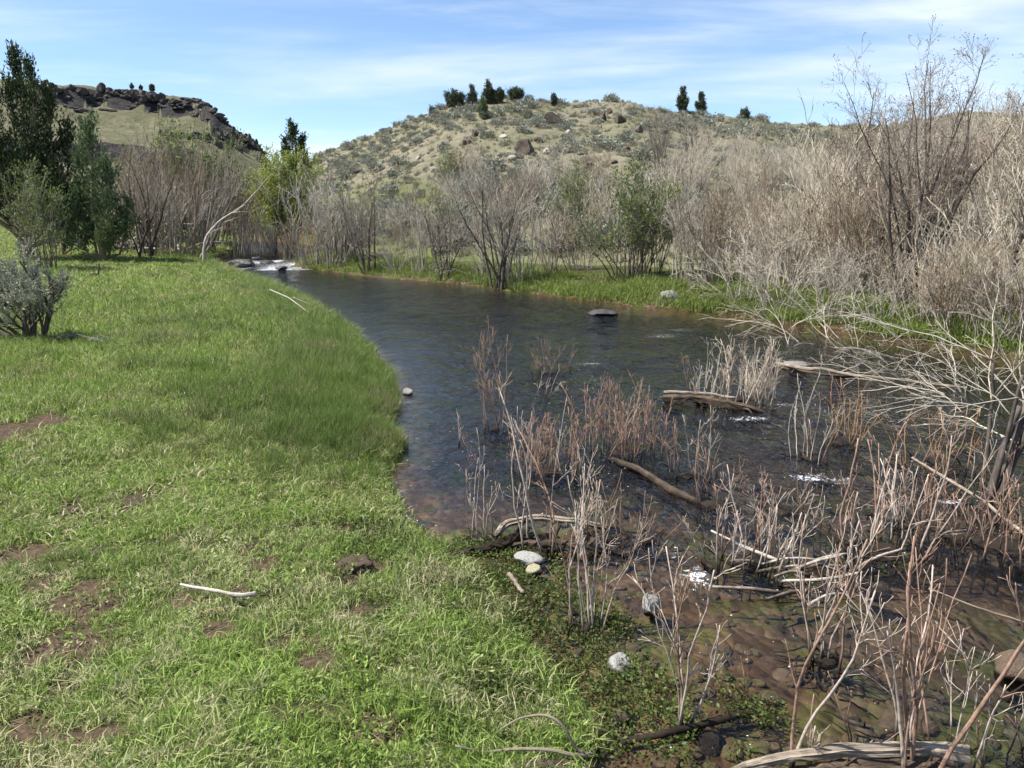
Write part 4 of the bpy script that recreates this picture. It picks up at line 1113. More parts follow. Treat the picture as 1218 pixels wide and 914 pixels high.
rg = np.random.default_rng(44)
def bank_shrub(kind, px, base_row, top_row, label, group=None, wide=1.0, back=0.0, rz=None):
    x, y, z = ground_pt(px, base_row)
    if back:
        r = math.hypot(x, y); x, y = x * (r + back) / r, y * (r + back) / r; z = zat(x, y)
    h = max(.6, (top_z(y, top_row) - z)) * 1.12
    return shrub(kind, (x, y, z - 0.05), h, rg.uniform(0, 6) if rz is None else rz, label, group, wide=wide)
G1 = 'bare shrubs along the far bank'
bank_shrub(('grey', 0), 372, 316, 205, 'dense upright purple-grey bare willow on the far bank below the riffle', G1)
bank_shrub(('grey', 1), 395, 318, 215, 'upright bare willow just downstream of the dense purple-grey one', G1)
bank_shrub(('dark', 0), 438, 325, 222, 'dark two-stemmed bare shrub leaning over the water on the far bank', G1)
bank_shrub(('arch', 0), 470, 324, 268, 'low pale bent shrub over grey driftwood on the far bank', G1)
bank_shrub(('dark', 1), 528, 332, 238, 'bare shrub with stems leaning upstream beside the green bank', G1)
bank_shrub(('grey', 2), 505, 326, 228, 'pale twiggy bare willow behind the upstream-leaning shrub', G1)
bank_shrub(('dark', 2), 600, 342, 210, 'largest bare clump with a black trunk base at the water edge', G1, 1.15)
bank_shrub(('grey', 0), 612, 338, 214, 'pale stems rising behind the black-based clump', G1)
bank_shrub(('arch', 1), 575, 330, 250, 'silver arching twigs between the two dark clumps', G1)
bank_shrub(('grey', 1), 655, 336, 236, 'grey bare willow behind bright green grass', G1, back=2)
bank_shrub(('brown', 0), 690, 338, 235, 'brownish bare willow next to the leafing green willow', G1, back=2.5)
bank_shrub(('leaf', 0), 748, 338, 205, 'willow shrub in small fresh green leaves on the far bank', G1, 1.0, 1)
bank_shrub(('leaf', 1), 772, 338, 222, 'second leafing willow half merged with the first on its downstream side', G1, .9, 2)
bank_shrub(('grey', 2), 815, 345, 222, 'grey upright bare willow just past the leafing willows', G1, back=1)
bank_shrub(('brown', 1), 850, 352, 215, 'brown-grey bare willow where the pale thicket begins', G1, back=1.5)
bank_shrub(('arch', 2), 880, 360, 255, 'silver arching bare willow with stems trailing onto the green bank', G1, 1.2)
bank_shrub(('arch', 0), 925, 368, 262, 'silver arching bare willow leaning over the water edge', G1, 1.2)
bank_shrub(('arch', 1), 985, 380, 280, 'low arching pale willow overhanging the driftwood branch', G1, 1.2)
bank_shrub(('arch', 2), 1045, 388, 290, 'low arching pale willow under the budding tree', G1, 1.2)
bank_shrub(('grey', 0), 320, 309, 258, 'reddish-grey bare brush on the willow side of the riffle', G1)
bank_shrub(('brown', 2), 345, 312, 262, 'russet bare brush between riffle and dense grey willow', G1)

# the pale thicket on the right
G2 = 'bare willows of the pale thicket'
rg = np.random.default_rng(45)
cnt = 0
tries = 0
pts_done = []
while cnt < 84 and tries < 4000:
    tries += 1
    px = rg.uniform(770, 1290); r = rg.uniform(15.0, 46)
    if px < 880 and r < 23: continue
    if 1030 < px < 1185 and r < 20: continue
    x, y, z = at_r(px, r)
    c = terrain(x, y); 
    if c[1][0] == 1 or c[2][0] > -1.0: continue
    if any((x - a) ** 2 + (y - b) ** 2 < 1.5 ** 2 for a, b in pts_done): continue
    pts_done.append((x, y))
    kind = rg.choice(['tan', 'tan', 'tan', 'grey', 'brown', 'arch', 'dark'])
    i = int(rg.integers(0, 4 if kind == 'tan' else 3))
    lab = {'tan': 'pale tan upright bare willow in the thicket across the stream', 'grey': 'silver-grey bare willow in the thicket across the stream', 'brown': 'russet-twigged bare willow in the thicket across the stream', 'arch': 'arching silver bare willow in the thicket across the stream', 'dark': 'dark-stemmed bare shrub among the pale thicket willows'}[kind]
    h = (rg.uniform(2.1, 3.7) if kind != 'arch' else rg.uniform(1.6, 2.6)) * (0.8 if px < 950 else 1.0)
    shrub((kind, i), (x, y, z - .05), h, rg.uniform(0, 6.28), lab, G2 + ' ' + kind); cnt += 1
rg = np.random.default_rng(54)
for i in range(22):
    px = 850 + i * 20 + rg.uniform(-8, 8); r = np.interp(px, [850, 1218, 1300], [19.5, 12.2, 11]) + rg.uniform(0, 2.0)
    x, y, z = at_r(px, r); c = terrain(x, y)
    if c[1][0] == 1: continue
    kind = ['brown', 'grey', 'tan'][i % 3]
    shrub((kind, i % 3), (x, y, z - .05), rg.uniform(1.3, 2.2), rg.uniform(0, 6.28), 'low %s bare brush crowding the water edge before the thicket' % {'grey': 'silver-grey', 'brown': 'russet', 'tan': 'tan'}[kind], 'low brush before the thicket ' + kind, wide=1.25)
# shrubs between the far bank row and the hill
G3 = 'grey brush at the foot of the hill'
rg = np.random.default_rng(46)
for i in range(40):
    px = rg.uniform(300, 830); r = rg.uniform(26, 40) + max(0, (560 - px)) * 0.03
    x, y, z = at_r(px, r); c = terrain(x, y)
    if c[1][0] == 1 or c[2][0] > -1: continue
    kind = rg.choice(['grey', 'brown', 'tan', 'leaf'])
    shrub((kind, int(rg.integers(0, 2 if kind == 'leaf' else 3))), (x, y, z - .05), rg.uniform(1.6, 2.8), rg.uniform(0, 6.28), 'low %s brush at the foot of the hill' % {'grey': 'grey bare', 'brown': 'russet bare', 'tan': 'tan bare', 'leaf': 'green leafing'}[kind], G3 + ' ' + kind)

# the budding tree on the right bank
def bud_tree(seed, h, n):
    rg = np.random.default_rng(seed)
    tb, cb = MB(), MB()
    P = fan(rg, n, .35, h, .11, 11, .10, .07, .35); R = taper(.050 * rg.uniform(.5, 1.1, n), 11, n, .14); tubes(tb, P, R, 7)
    B, R1 = side_shoots(rg, P, R, 14, .5, 1.4, .6, 7, .2, .5, .16, (0, 0, .10)); tubes(cb, B, R1, 4)
    S, R2 = side_shoots(rg, B, R1, 6, .2, .6, .7, 5, .2, .6, .22, (0, 0, .04)); tubes(cb, S, np.maximum(R2, .003), 3)
    Q, R3 = side_shoots(rg, S, R2, 2, .08, .22, .7, 3, .2, .7, .2, (0, 0, .02)); tubes(cb, Q, np.maximum(R3, .0025), 3)
    p = np.repeat(S[:, -1], 3, 0) + rg.normal(size=(len(S) * 3, 3)) * .03
    leaf_quads(cb, p, rg.normal(size=p.shape), .03, .02, rg, 1)
    return tb.mesh('trunk', [M['darkb']]), cb.mesh('crown', [M['greyb'], M['bud']])
x, y, z = at_r(1100, 15.5); h_ = (top_z(y, 45) - z)
tree('budding_tree', 'tall dark many-stemmed bare tree with reddish buds above the thicket', 'tree', (x, y, z - .05), *bud_tree(861, h_ * 1.05, 13))
x, y, z = at_r(1035, 20); h_ = (top_z(y, 95) - z)
tree('budding_tree', 'slender bare tree with thin crooked top beside the tall budding tree', 'tree', (x, y, z - .05), *bud_tree(862, h_, 4))
x, y, z = at_r(1235, 15); h_ = (top_z(y, 95) - z)
tree('budding_tree', 'bare dark-stemmed tree at the edge of the thicket past the tall budding tree', 'tree', (x, y, z - .05), *bud_tree(863, h_, 6))

# left bank bare trees
G4 = 'bare brush behind the near bank'
rg = np.random.default_rng(47)
def left_shrub(kind, px, r, top, label, group=None, wide=1.0):
    x, y, z = at_r(px, r); h = max(.8, top_z(y, top) - z) * 1.12
    shrub(kind, (x, y, z - .05), h, rg.uniform(0, 6), label, group, wide=wide)
left_shrub(('leaf', 0), 45, 28, 205, 'dull green leafing shrub in front of the tall dark juniper', None, .8)
left_shrub(('brown', 0), 155, 36, 185, 'russet bare thicket shrub behind the pale juniper', G4)
left_shrub(('brown', 1), 185, 37, 165, 'russet bare thicket shrub under the mesa cliffs, taller one', G4)
left_shrub(('brown', 2), 215, 36, 190, 'brown bare shrub behind the tall thin trunk', G4)
left_shrub(('dark', 0), 245, 38, 185, 'dark-stemmed bare shrub behind the leaning white branch', G4)
left_shrub(('brown', 1), 272, 40, 200, 'reddish bare shrub above the riffle', G4)
left_shrub(('dark', 1), 168, 33, 185, 'dark-stemmed bare shrub behind the debris pile', G4)
left_shrub(('grey', 2), 200, 34, 200, 'pale grey bare shrub with broken tops behind the debris pile', G4)
left_shrub(('grey', 0), 235, 36, 215, 'pale grey low shrub beside the leaning white branch', G4)
left_shrub(('tan', 0), 292, 42, 240, 'tan low shrub on the flat upstream of the riffle', G4)
left_shrub(('brown', 2), 300, 46, 228, 'reddish low shrub on the flat upstream of the riffle', G4)
left_shrub(('leaf', 1), 245, 42, 160, 'brown-olive leafing shrub among the bare brush', G4)
left_shrub(('leaf', 0), 215, 43, 170, 'olive leafing shrub far behind the debris pile', G4)
# thin tall trunk + leaning white branch
rg = np.random.default_rng(48)
x, y, z = ground_pt(228, 310); hh = top_z(y, 105) - z
def tall_sapling(seed, h, lean, n, r0, mat):
    rg = np.random.default_rng(seed); tb, cb = MB(), MB()
    P = fan(rg, n, .12, h, .10, 12, .06, .02, .25, lean); R = taper(r0 * rg.uniform(.6, 1, n), 12, n, .12); tubes(tb, P, R, 6)
    B, R1 = side_shoots(rg, P, R, 9, .4, 1.3, .7, 6, .3, .5, .12, (0, 0, .05)); tubes(cb, B, R1, 4)
    S, R2 = side_shoots(rg, B, R1, 4, .15, .5, .7, 4, .2, .6, .18, (0, 0, .03)); tubes(cb, S, np.maximum(R2, .003), 3)
    return tb.mesh('trunk', [mat]), cb.mesh('crown', [mat])
tree('bare_alder', 'tall thin bare brown tree at the bend of the near bank', 'tree', (x, y, z - .05), *tall_sapling(871, hh, (-.12, 0), 3, .045, M['redb']))
x, y, z = ground_pt(236, 312); hh = top_z(y, 160) - z
tree('bare_alder', 'bare tree leaning out over the riffle from the near bank', 'tree', (x, y, z - .05), *tall_sapling(872, hh, (.45, .1), 5, .05, M['greyb']))

def limb(name, label, cat, pts, r0, r1, mat, seed, sides=8, wob=.1, shoots=None, cap=True, group=None, n=26):
    """a single branch or log through world points (first point = origin of the object)"""
    rg = np.random.default_rng(seed)
    p = np.array(pts, float)
    t = np.linspace(0, len(p) - 1, n)
    base = np.stack([np.interp(t, np.arange(len(p)), p[:, k_]) for k_ in range(3)], 1)
    for _ in range(3): base[1:-1] = (base[:-2] + 2 * base[1:-1] + base[2:]) / 4
    R = np.linspace(r0, r1, n)
    jit = rg.normal(size=base.shape); jit[1:-1] = (jit[:-2] + jit[1:-1] + jit[2:]) / 2
    base = base + jit * (R * .14)[:, None]
    o0 = base[0].copy(); base = base - o0
    big_ = r0 > .015 or r1 > .015
    if big_: sides = max(sides, 14)
    mb = MB(); tubes(mb, base[None], R[None], sides, cap, 0, wob, rg)
    me = mb.mesh(name, [mat], not big_)
    dist = np.concatenate([[0], np.cumsum(np.linalg.norm(np.diff(base, axis=0), axis=1))])
    aa = np.arange(sides) * 2 * math.pi / sides
    g = np.stack(np.broadcast_arrays(np.cos(aa)[None] * 1.6, np.sin(aa)[None] * 1.6, dist[:, None] * 1.1 + seed), -1).reshape(-1, 3)
    if cap: g = np.concatenate([g, [[0, 0, seed], [0, 0, seed + dist[-1]]]])
    at = me.attributes.new('wood', 'FLOAT_VECTOR', 'POINT'); at.data.foreach_set('vector', g.astype(np.float32).ravel())
    root = mobj(name, me, None, o0)
    tag(root, label, cat, group)
    if shoots:
        k, l0, l1 = shoots
        for j in range(k):
            tb = MB()
            B, R1 = side_shoots(rg, base[None], R[None], 1, l0, l1, .6, 6, .25, .55, .15, (0, 0, .03)); tubes(tb, B, R1, 5, True)
            S, R2 = side_shoots(rg, B, R1, 3, l0 * .3, l1 * .4, .6, 4, .3, .6, .15, (0, 0, .03)); tubes(tb, S, np.maximum(R2, .0015), 3)
            mobj('side_branch', tb.mesh('side_branch', [mat]), root)
    return root
def W(px, py, z=0.0): x, y = plane_pt(px, py, z); return (x, y, z)
def up_(px, row, pt): return (pt[0] + 0, pt[1], top_z(pt[1], row))
def on_ray(px, row, y):
    d = ray(px, row); t = y / d[1]; return (d[0] * t, y, CAM_Z + d[2] * t)
gx, gy, gz = ground_pt(241, 313)
limb('dead_branch', 'bleached white dead branch leaning over the riffle', 'branch', [(gx, gy, gz - .1), on_ray(244, 282, gy), on_ray(262, 262, gy), on_ray(290, 245, gy - .3), on_ray(322, 208, gy - .6)], .055, .012, M['palegrey'], 881, 7, .08, (5, .6, 1.4))
gx, gy, gz = ground_pt(165, 298)
for i, (a, b) in enumerate([((150, 282), (178, 222)), ((172, 290), (160, 225)), ((182, 292), (150, 262)), ((160, 285), (222, 254)), ((190, 292), (176, 240))]):
    limb('dead_snag', ['grey dead snag standing among the debris, straightest one', 'grey dead snag leaning upstream over the debris pile', 'short broken grey snag propped low in the debris', 'long grey pole lying across the bare shrubs', 'forked grey snag in the debris close to the riffle'][i], 'snag',
         [on_ray(*a, gy + i * .25), on_ray((a[0] + b[0]) / 2 + 3, (a[1] + b[1]) / 2, gy + i * .25), on_ray(*b, gy + i * .25)], .09, .03, M['palegrey'], 890 + i, 6, .1, (3, .4, .9))
rg = np.random.default_rng(49)
for i in range(16):
    px = rg.uniform(120, 225); gx, gy, gz = ground_pt(px, 290 + (px - 120) * .13)
    a = rg.uniform(0, 6.28); L = rg.uniform(.7, 2.0)
    limb('driftwood_stick', 'grey stick in the jumbled debris pile under the bare trees', 'stick', [(gx, gy, gz + .05), (gx + L * .5 * math.cos(a), gy + L * .3 * math.sin(a), gz + rg.uniform(.1, .6)), (gx + L * math.cos(a), gy + L * .6 * math.sin(a), gz + rg.uniform(.05, .7))], .05, .025, M['greyb'], 910 + i, 5, .1, None, True, 'sticks of the debris pile', 8)

# yellow-green willow tree
def leaf_tree(seed, h, rad, n, mat, leafl, leafw, per):
    rg = np.random.default_rng(seed); tb, cb = MB(), MB()
    P = fan(rg, n, .3, h * .85, .22, 9, .08, .05, .3); R = taper(.06 * rg.uniform(.5, 1.1, n), 9, n, .2); tubes(tb, P, R, 6)
    B, R1 = side_shoots(rg, P, R, 10, .5, rad, .7, 6, .2, .5, .13, (0, 0, .04)); tubes(tb, B, R1, 4)
    S, R2 = side_shoots(rg, B, R1, 6, .2, .7, .7, 4, .2, .6, .18, (0, 0, 0)); tubes(tb, S, R2, 3)
    idx = np.repeat(np.arange(len(S)), per); t = rg.uniform(.0, 1, len(idx)) * 3; ii = np.minimum(t.astype(int), 2); f = (t - ii)[:, None]
    p = S[idx, ii] * (1 - f) + S[idx, ii + 1] * f + rg.normal(size=(len(idx), 3)) * leafl
    leaf_quads(cb, p, rg.normal(size=p.shape) + np.array([0, 0, .2]), leafl, leafw, rg)
    return tb.mesh('trunk', [M['greyb']]), cb.mesh('crown', [mat])
x, y, z = at_r(344, 44); h_ = top_z(y, 168) - z
tree('willow_tree', 'yellow-green leafing willow tree upstream beyond the riffle', 'willow', (x, y, z), *leaf_tree(931, h_, 2.3, 18, M['wily'], .15, .065, 15))
x, y, z = at_r(322, 47); h_ = top_z(y, 200) - z
tree('willow_tree', 'smaller yellow-green willow leaning beside the larger one', 'willow', (x, y, z), *leaf_tree(932, h_, 1.7, 11, M['wily'], .15, .065, 14))

# ------------------------------------------------------------------ sagebrush
def sage_parts(seed, n, h, rad, nleaf, ll, lw, mat, thick=.02):
    rg = np.random.default_rng(seed); tb, cb = MB(), MB()
    P = fan(rg, n, rad * .15, h * .75, .75, 7, .24, .08, .5); R = taper(thick * rg.uniform(.6, 1.2, n), 7, n, .3); tubes(tb, P, R, 6)
    B, R1 = side_shoots(rg, P, R, 7, h * .15, h * .42, .7, 5, .25, .5, .2, (0, 0, .18)); tubes(tb, B, R1, 4)
    S, R2 = side_shoots(rg, B, R1, 5, h * .06, h * .18, .6, 4, .3, .6, .2, (0, 0, .25)); tubes(tb, S, np.maximum(R2, .0015), 3)
    idx = rg.integers(0, len(S), nleaf); t = rg.uniform(.1, 1, nleaf) * 3; ii = np.minimum(t.astype(int), 2); f = (t - ii)[:, None]
    p = S[idx, ii] * (1 - f) + S[idx, ii + 1] * f + rg.normal(size=(nleaf, 3)) * ll * .35
    leaf_quads(cb, p, norm(S[idx, ii + 1] - S[idx, ii]) * .7 + rg.normal(size=p.shape) * .5 + np.array([0, 0, .4]), ll, lw, rg)
    return tb.mesh('trunk', [M['darkb']]), cb.mesh('crown', [mat])
x, y, z = ground_pt(42, 405); h_ = top_z(y, 288) - z
t = tree('sagebrush', 'large silvery sagebrush with twisted dark trunk on the near bank', 'sagebrush', (x, y, z - .02), *sage_parts(941, 16, h_ * 1.25, .9, 20000, .034, .013, M['sage'], .028))
x, y, z = ground_pt(8, 372); h_ = top_z(y, 275) - z
tree('sagebrush', 'greener sagebrush behind the large silvery one', 'sagebrush', (x, y, z - .02), *sage_parts(942, 8, h_, .6, 16000, .038, .015, M['sage'], .025))
x, y, z = ground_pt(118, 412)
tree('sagebrush', 'low silvery sage sprawl lying beside the dead branch in the grass', 'sagebrush', (x, y, z - .02), *sage_parts(943, 10, .24, .5, 3500, .025, .009, M['sage'], .012), None, 0, (1.6, 1, .8))
x, y, z = ground_pt(14, 455)
tree('sagebrush', 'low sage sprig flat in the grass below the large sagebrush', 'sagebrush', (x, y, z - .02), *sage_parts(944, 8, .20, .5, 2500, .025, .009, M['sage'], .012), None, 0, (1.6, 1, .7))
x, y, z = ground_pt(130, 296); h_ = top_z(y, 262) - z
tree('sagebrush', 'round pale sagebrush at the foot of the paler juniper', 'sagebrush', (x, y, z - .02), *sage_parts(945, 10, h_, .6, 4000, .07, .03, M['sage'], .03))
gx, gy, gz = ground_pt(60, 408)
limb('dead_branch', 'dark gnarled branch on the grass running out from the large sagebrush', 'branch', [(gx, gy, gz + .05), (gx + .35, gy - .05, gz + .10), (gx + .7, gy - .05, gz + .05), (gx + .95, gy, gz + .02)], .035, .015, M['darkb'], 951, 7, .12, (3, .15, .3))
gx, gy, gz = ground_pt(97, 331)
limb('dead_branch', 'dark crooked stick poking up from the long grass', 'branch', [(gx - .1, gy, gz), (gx + .35, gy, gz + .12), (gx + .5, gy, gz + .10), (gx + .55, gy, gz + .42)], .035, .02, M['darkb'], 952, 6, .1)
gx, gy, gz = ground_pt(0, 478)
limb('dead_branch', 'pale dry stick in the grass below the sage sprig', 'branch', [(gx - .5, gy, gz + .03), (gx + .12, gy, gz + .05)], .02, .015, M['drift'], 953, 6, .1)
# hill sagebrush
def sage_far(seed, n=420, ll=.20):
    rg = np.random.default_rng(seed); mb = MB()
    lob = norm(rg.normal(size=(14, 3))) * np.array([.55, .55, .35]); lob[:, 2] = np.abs(lob[:, 2]) + .15
    c_ = lob[rg.integers(0, 14, n)]; p = c_ + rg.normal(size=(n, 3)) * .15; p[:, 2] = np.abs(p[:, 2])
    leaf_quads(mb, p, norm(p - np.array([0, 0, .1])) + rg.normal(size=p.shape) * .5 + np.array([0, 0, .4]), ll, ll * .45, rg, 0)
    tb = MB(); P = fan(rg, 8, .12, .75, .6, 5, .2, .1); tubes(tb, P, taper(.03, 5, 8, .3), 4)
    return tb.mesh('trunk', [M['darkb']]), mb.mesh('crown', [M['sagef']])
SF = [sage_far(960 + i) for i in range(6)]
SF2 = [sage_far(970 + i, 1500, .095) for i in range(4)]
rg = np.random.default_rng(50)
az0, az1 = sky_dir(330, 200)[0], sky_dir(1010, 200)[0]
peak = at_r(585, 74)
a_ = rg.uniform(az0, az1, 2600); q_ = np.sqrt(rg.uniform(32 ** 2, 100 ** 2, 2600))
X_, Y_ = q_ * np.sin(a_), q_ * np.cos(a_)
Z_, c_, _ = terrain(X_, Y_)
near = np.exp(-((X_ - peak[0]) ** 2 + (Y_ - peak[1]) ** 2) / (2 * 12.0 ** 2))
pr = (.16 + .9 * near + .7 * np.clip(fbm(X_ * .09, Y_ * .09, 3, 81), 0, 1)) * np.where(q_ < 40, .6, 1)
ok = (c_ == 2) & (q_ < np.interp(a_, HT[:, 0], HT[:, 2]) + 2) & (rg.uniform(0, 1, 2600) < pr)
HS = []
for x, y, z in zip(X_[ok], Y_[ok], Z_[ok]):
    if len(HS) >= 290: break
    if all((x - q[0]) ** 2 + (y - q[1]) ** 2 > .8 for q in HS): HS.append((float(x), float(y), float(z)))
for i, (x, y, z) in enumerate(HS):
    s = rg.uniform(.35, .95)
    tree('hill_sagebrush', 'grey-green sagebrush bush dotted on the dry hillside', 'sagebrush', (x, y, z - .05), *SF[i % 6], 'sagebrush on the hillside', rg.uniform(0, 6), (s, s, s * rg.uniform(.75, 1.1)))

rng = np.random.default_rng(52)
x, y = wedge_points(rng, 2300, 30, 100, az0, sky_dir(1250, 200)[0], 2.0)
z, c, d = terrain(x, y); q_ = np.hypot(x, y)
k_ = (c == 2) & (fbm(x * .13, y * .13, 3, 83) + rng.uniform(-.5, .5, len(x)) > -.05)
x, y, z = x[k_], y[k_], z[k_]; n_ = len(x); sc_ = rng.uniform(.22, .55, n_)
scatter('hill_scrub', 'low grey scrub scattered over the hillside between the sagebrush', np.stack([x, y, z - .03], 1), np.stack([np.zeros(n_), np.zeros(n_), rng.uniform(0, 6, n_)], 1), np.stack([sc_, sc_, sc_ * .8], 1), [f[1] for f in SF], rng)
# sagebrush at the foot of the hill, between the bare shrubs
rg = np.random.default_rng(53)
for i in range(46):
    px = rg.uniform(395, 860); r = rg.uniform(25.5, 40)
    x, y, z = at_r(px, r); c = terrain(x, y)
    if c[1][0] == 1 or c[2][0] > -1.6: continue
    s_ = rg.uniform(.8, 1.5)
    tree('foothill_sagebrush', 'grey-green sagebrush growing among bare brush at the hill foot', 'sagebrush', (x, y, z - .05), *SF2[i % 4], 'sagebrush at the foot of the hill', rg.uniform(0, 6), (s_, s_, s_ * 1.1))

# ------------------------------------------------------------------ willow sprouts standing in the shallows, each stem a part
def sprout(name, label, px, py, top, n, rb, spread, r0, mat, seed, shoots=4, sub=3, lean=(0, 0), hvar=.4, group='willow sprouts standing in the shallows', wander=.10, up=.07, sl=(.05, .20), base=True, cat='shrub', z0=None, tmin=.35):
    rg = np.random.default_rng(seed)
    x, y = plane_pt(px, py, 0.0)
    zb = zat(x, y) - .02 if z0 is None else z0
    H = top_z(y, top) - max(zb, -.05)
    root = empty(name, (x, y, zb)); tag(root, label, cat, group)
    dense = n >= 14; n = int(n * (1.6 if dense else 1.15) + .5); spread *= .75 if dense else .60; r0 *= .62 if dense else .52; shoots += dense; rb *= 1.5; shoots = max(1, shoots - 1)
    P = fan(rg, n, rb, H * 1.03, spread, 11, wander, up, hvar, lean)
    R = taper(r0 * rg.uniform(.5, 1.2, n), 11, n, .38)
    for k in range(n):
        mb = MB()
        p, r = P[k:k + 1], R[k:k + 1]
        tubes(mb, p, r, 7, True, 0, .07, rg)
        ns = max(1, int(rg.integers(max(1, shoots - 2), shoots + 3)))
        f = (p[0, -1, 2] - p[0, 0, 2]) / max(H, .1)
        B, R1 = side_shoots(rg, p, r, ns, sl[0] * H * 1.2, sl[1] * H * 1.3, .55, 6, tmin, .62, .14, (0, 0, .10)); tubes(mb, B, np.maximum(R1, .0016), 5, True)
        if sub:
            S, R2 = side_shoots(rg, B, R1, sub, .05 * H, .16 * H, .6, 4, .25, .65, .16, (0, 0, .08)); tubes(mb, S, np.maximum(R2, .0011), 4, True)
        mobj('stem', mb.mesh('stem', [mat if rg.uniform() > .35 else M['rosy']]), root)
    if base:
        mb = MB(); q = rg.integers(26, 44)
        a = rg.uniform(0, 6.28, q); rr = (rb + .05) * rg.uniform(.2, 1.25, q)
        b0 = np.stack([rr * np.cos(a), rr * np.sin(a), np.full(q, -zb - .03)], 1)
        d = np.stack([np.cos(a + 1.4), np.sin(a + 1.4), rg.normal(.15, .35, q)], 1)
        D = grow(rg, b0, d, rg.uniform(.06, .20, q), 5, .35); tubes(mb, D, taper(rg.uniform(.002, .008, q), 5, q, .5), 5, True)
        me2 = rock_mesh('root_crown', seed + 5, M['mat'], 2, .7, .95, .35, 3)
        tag(mobj('root_debris', mb.mesh('root_debris', [M['mat']]), root), kind='stuff')
        mobj('root_crown', me2, root, (0, 0, -zb - .015), 0, (rb * .42 + .012, rb * .36 + .012, .035))
    return root
SP_ = [
 # px, py, top, n, rb, spread, r0, mat, shoots, sub, lean, label
 (549, 528, 486, 3, .03, .25, .010, 'pale', 2, 2, (.1, 0), 'tiny broken sprout on a mossy lump, out in open water'),
 (588, 512, 365, 8, .07, .16, .009, 'rosy', 5, 3, (-.06, 0), 'tall slim sprout clump in open water with one very high twig'),
 (655, 443, 380, 10, .12, .42, .010, 'rosy', 5, 3, (0, 0), 'bushy spreading sprout clump farthest out in open water'),
 (643, 474, 418, 4, .05, .25, .009, 'pale', 3, 2, (.05, 0), 'small sprout clump just below the farthest bushy one'),
 (572, 640, 505, 6, .07, .14, .010, 'pale', 4, 2, (.05, 0), 'thin sprout clump at the grass-side end of the curved log'),
 (640, 655, 440, 6, .09, .10, .014, 'pale', 5, 3, (.04, 0), 'tall pale double stems growing through the curved log'),
 (655, 558, 480, 22, .20, .30, .009, 'rosy', 4, 3, (0, 0), 'dense rosy sprout thicket behind the curved log'),
 (742, 536, 432, 26, .22, .26, .010, 'rosy', 4, 3, (0, 0), 'dense round rosy clump with dark root base in midstream'),
 (735, 530, 400, 2, .03, .05, .010, 'pale', 2, 2, (0, 0), 'two pale whips standing above the dense round clump'),
 (818, 566, 440, 7, .09, .16, .011, 'pale', 5, 3, (-.12, 0), 'sprout clump leaning upstream beside the sunken dark log'),
 (870, 474, 378, 34, .30, .26, .010, 'tanb', 4, 3, (0, 0), 'dense tan basket-like clump growing on the dark midstream log'),
 (697, 746, 560, 12, .06, .13, .010, 'pale', 4, 3, (.04, 0), 'pale sprout clump in the watercress between two rocks'),
 (808, 863, 635, 4, .03, .20, .011, 'pale', 6, 3, (-.02, 0), 'V-shaped sprout pair rising beside the sandy shallows'),
 (890, 668, 545, 14, .15, .24, .011, 'pale', 4, 3, (.02, 0), 'wide pale sprout clump above the stick tangle'),
 (930, 606, 520, 9, .12, .22, .011, 'pale', 4, 3, (0, 0), 'short blunt pale sprout clump below the foam patch'),
 (985, 783, 560, 6, .06, .13, .012, 'pale', 5, 3, (.03, 0), 'sprout clump of five curved stems near the stick tangle'),
 (1052, 655, 480, 10, .16, .22, .017, 'pale', 4, 3, (.06, 0), 'thick pale sprout clump with broken tops and dark roots'),
 (1000, 528, 405, 10, .10, .10, .008, 'orange', 2, 1, (0, 0), 'thin orange whips in a tight clump below the driftwood branch'),
 (965, 545, 400, 8, .10, .14, .010, 'palegrey', 3, 2, (.0, 0), 'tall silver-grey stems beside the thin orange whips'),
 (1195, 648, 520, 24, .28, .30, .011, 'rosy', 4, 3, (-.03, 0), 'dense rosy clump with matted roots at the foot of the leaning tree'),
 (1120, 560, 430, 12, .16, .20, .010, 'orange', 3, 2, (0, 0), 'orange-brown whips standing before the leaning tree'),
 (1090, 905, 570, 7, .09, .09, .017, 'pale', 5, 3, (.01, 0), 'thick pale sprout clump rising from the thick split log'),
 (1095, 908, 625, 3, .05, .30, .013, 'pale', 5, 3, (.16, 0), 'forked pale stem leaning out from the thick split log clump'),
 (940, 906, 565, 2, .02, .04, .013, 'pale', 6, 3, (.03, 0), 'tall single pale stem branching at its top, by the log end'),
 (972, 905, 805, 3, .03, .22, .011, 'pale', 3, 2, (.18, 0), 'short leaning forked stem standing in front of the log end'),
 (1030, 880, 780, 3, .04, .14, .007, 'rosy', 2, 2, (0, 0), 'thin dark broken twigs between the thick split log and stick tangle'),
 (1170, 905, 715, 4, .06, .18, .008, 'pale', 3, 2, (-.1, 0), 'slender grey stems past the thick end of the thick split log'),
 (1205, 880, 770, 3, .05, .16, .009, 'pale', 3, 2, (.05, 0), 'short grey forked stems near the wet brown rock'),
 (882, 825, 768, 2, .02, .15, .006, 'rosy', 2, 1, (0, 0), 'tiny reddish twig pair alone in the shallows'),
 (850, 600, 500, 7, .10, .20, .010, 'rosy', 4, 2, (0, 0), 'rosy sprouts beside the end of the sunken dark log'),
 (1010, 640, 545, 8, .12, .22, .011, 'pale', 4, 3, (0, 0), 'pale crooked sprouts between two broken clumps'),
 (770, 642, 560, 5, .06, .16, .008, 'rosy', 3, 2, (0, 0), 'thin rosy sprouts at the far end of the curved log'),
 (720, 640, 545, 6, .07, .12, .008, 'rosy', 4, 2, (0, 0), 'slim upright rosy sprouts on the second log'),
 (1075, 620, 490, 8, .12, .16, .012, 'pale', 4, 2, (0, 0), 'upright grey sprouts in front of the orange whips'),
 (1140, 640, 560, 6, .10, .22, .009, 'rosy', 4, 2, (0, 0), 'small rosy sprouts at the foamy drop below the leaning tree'),
]
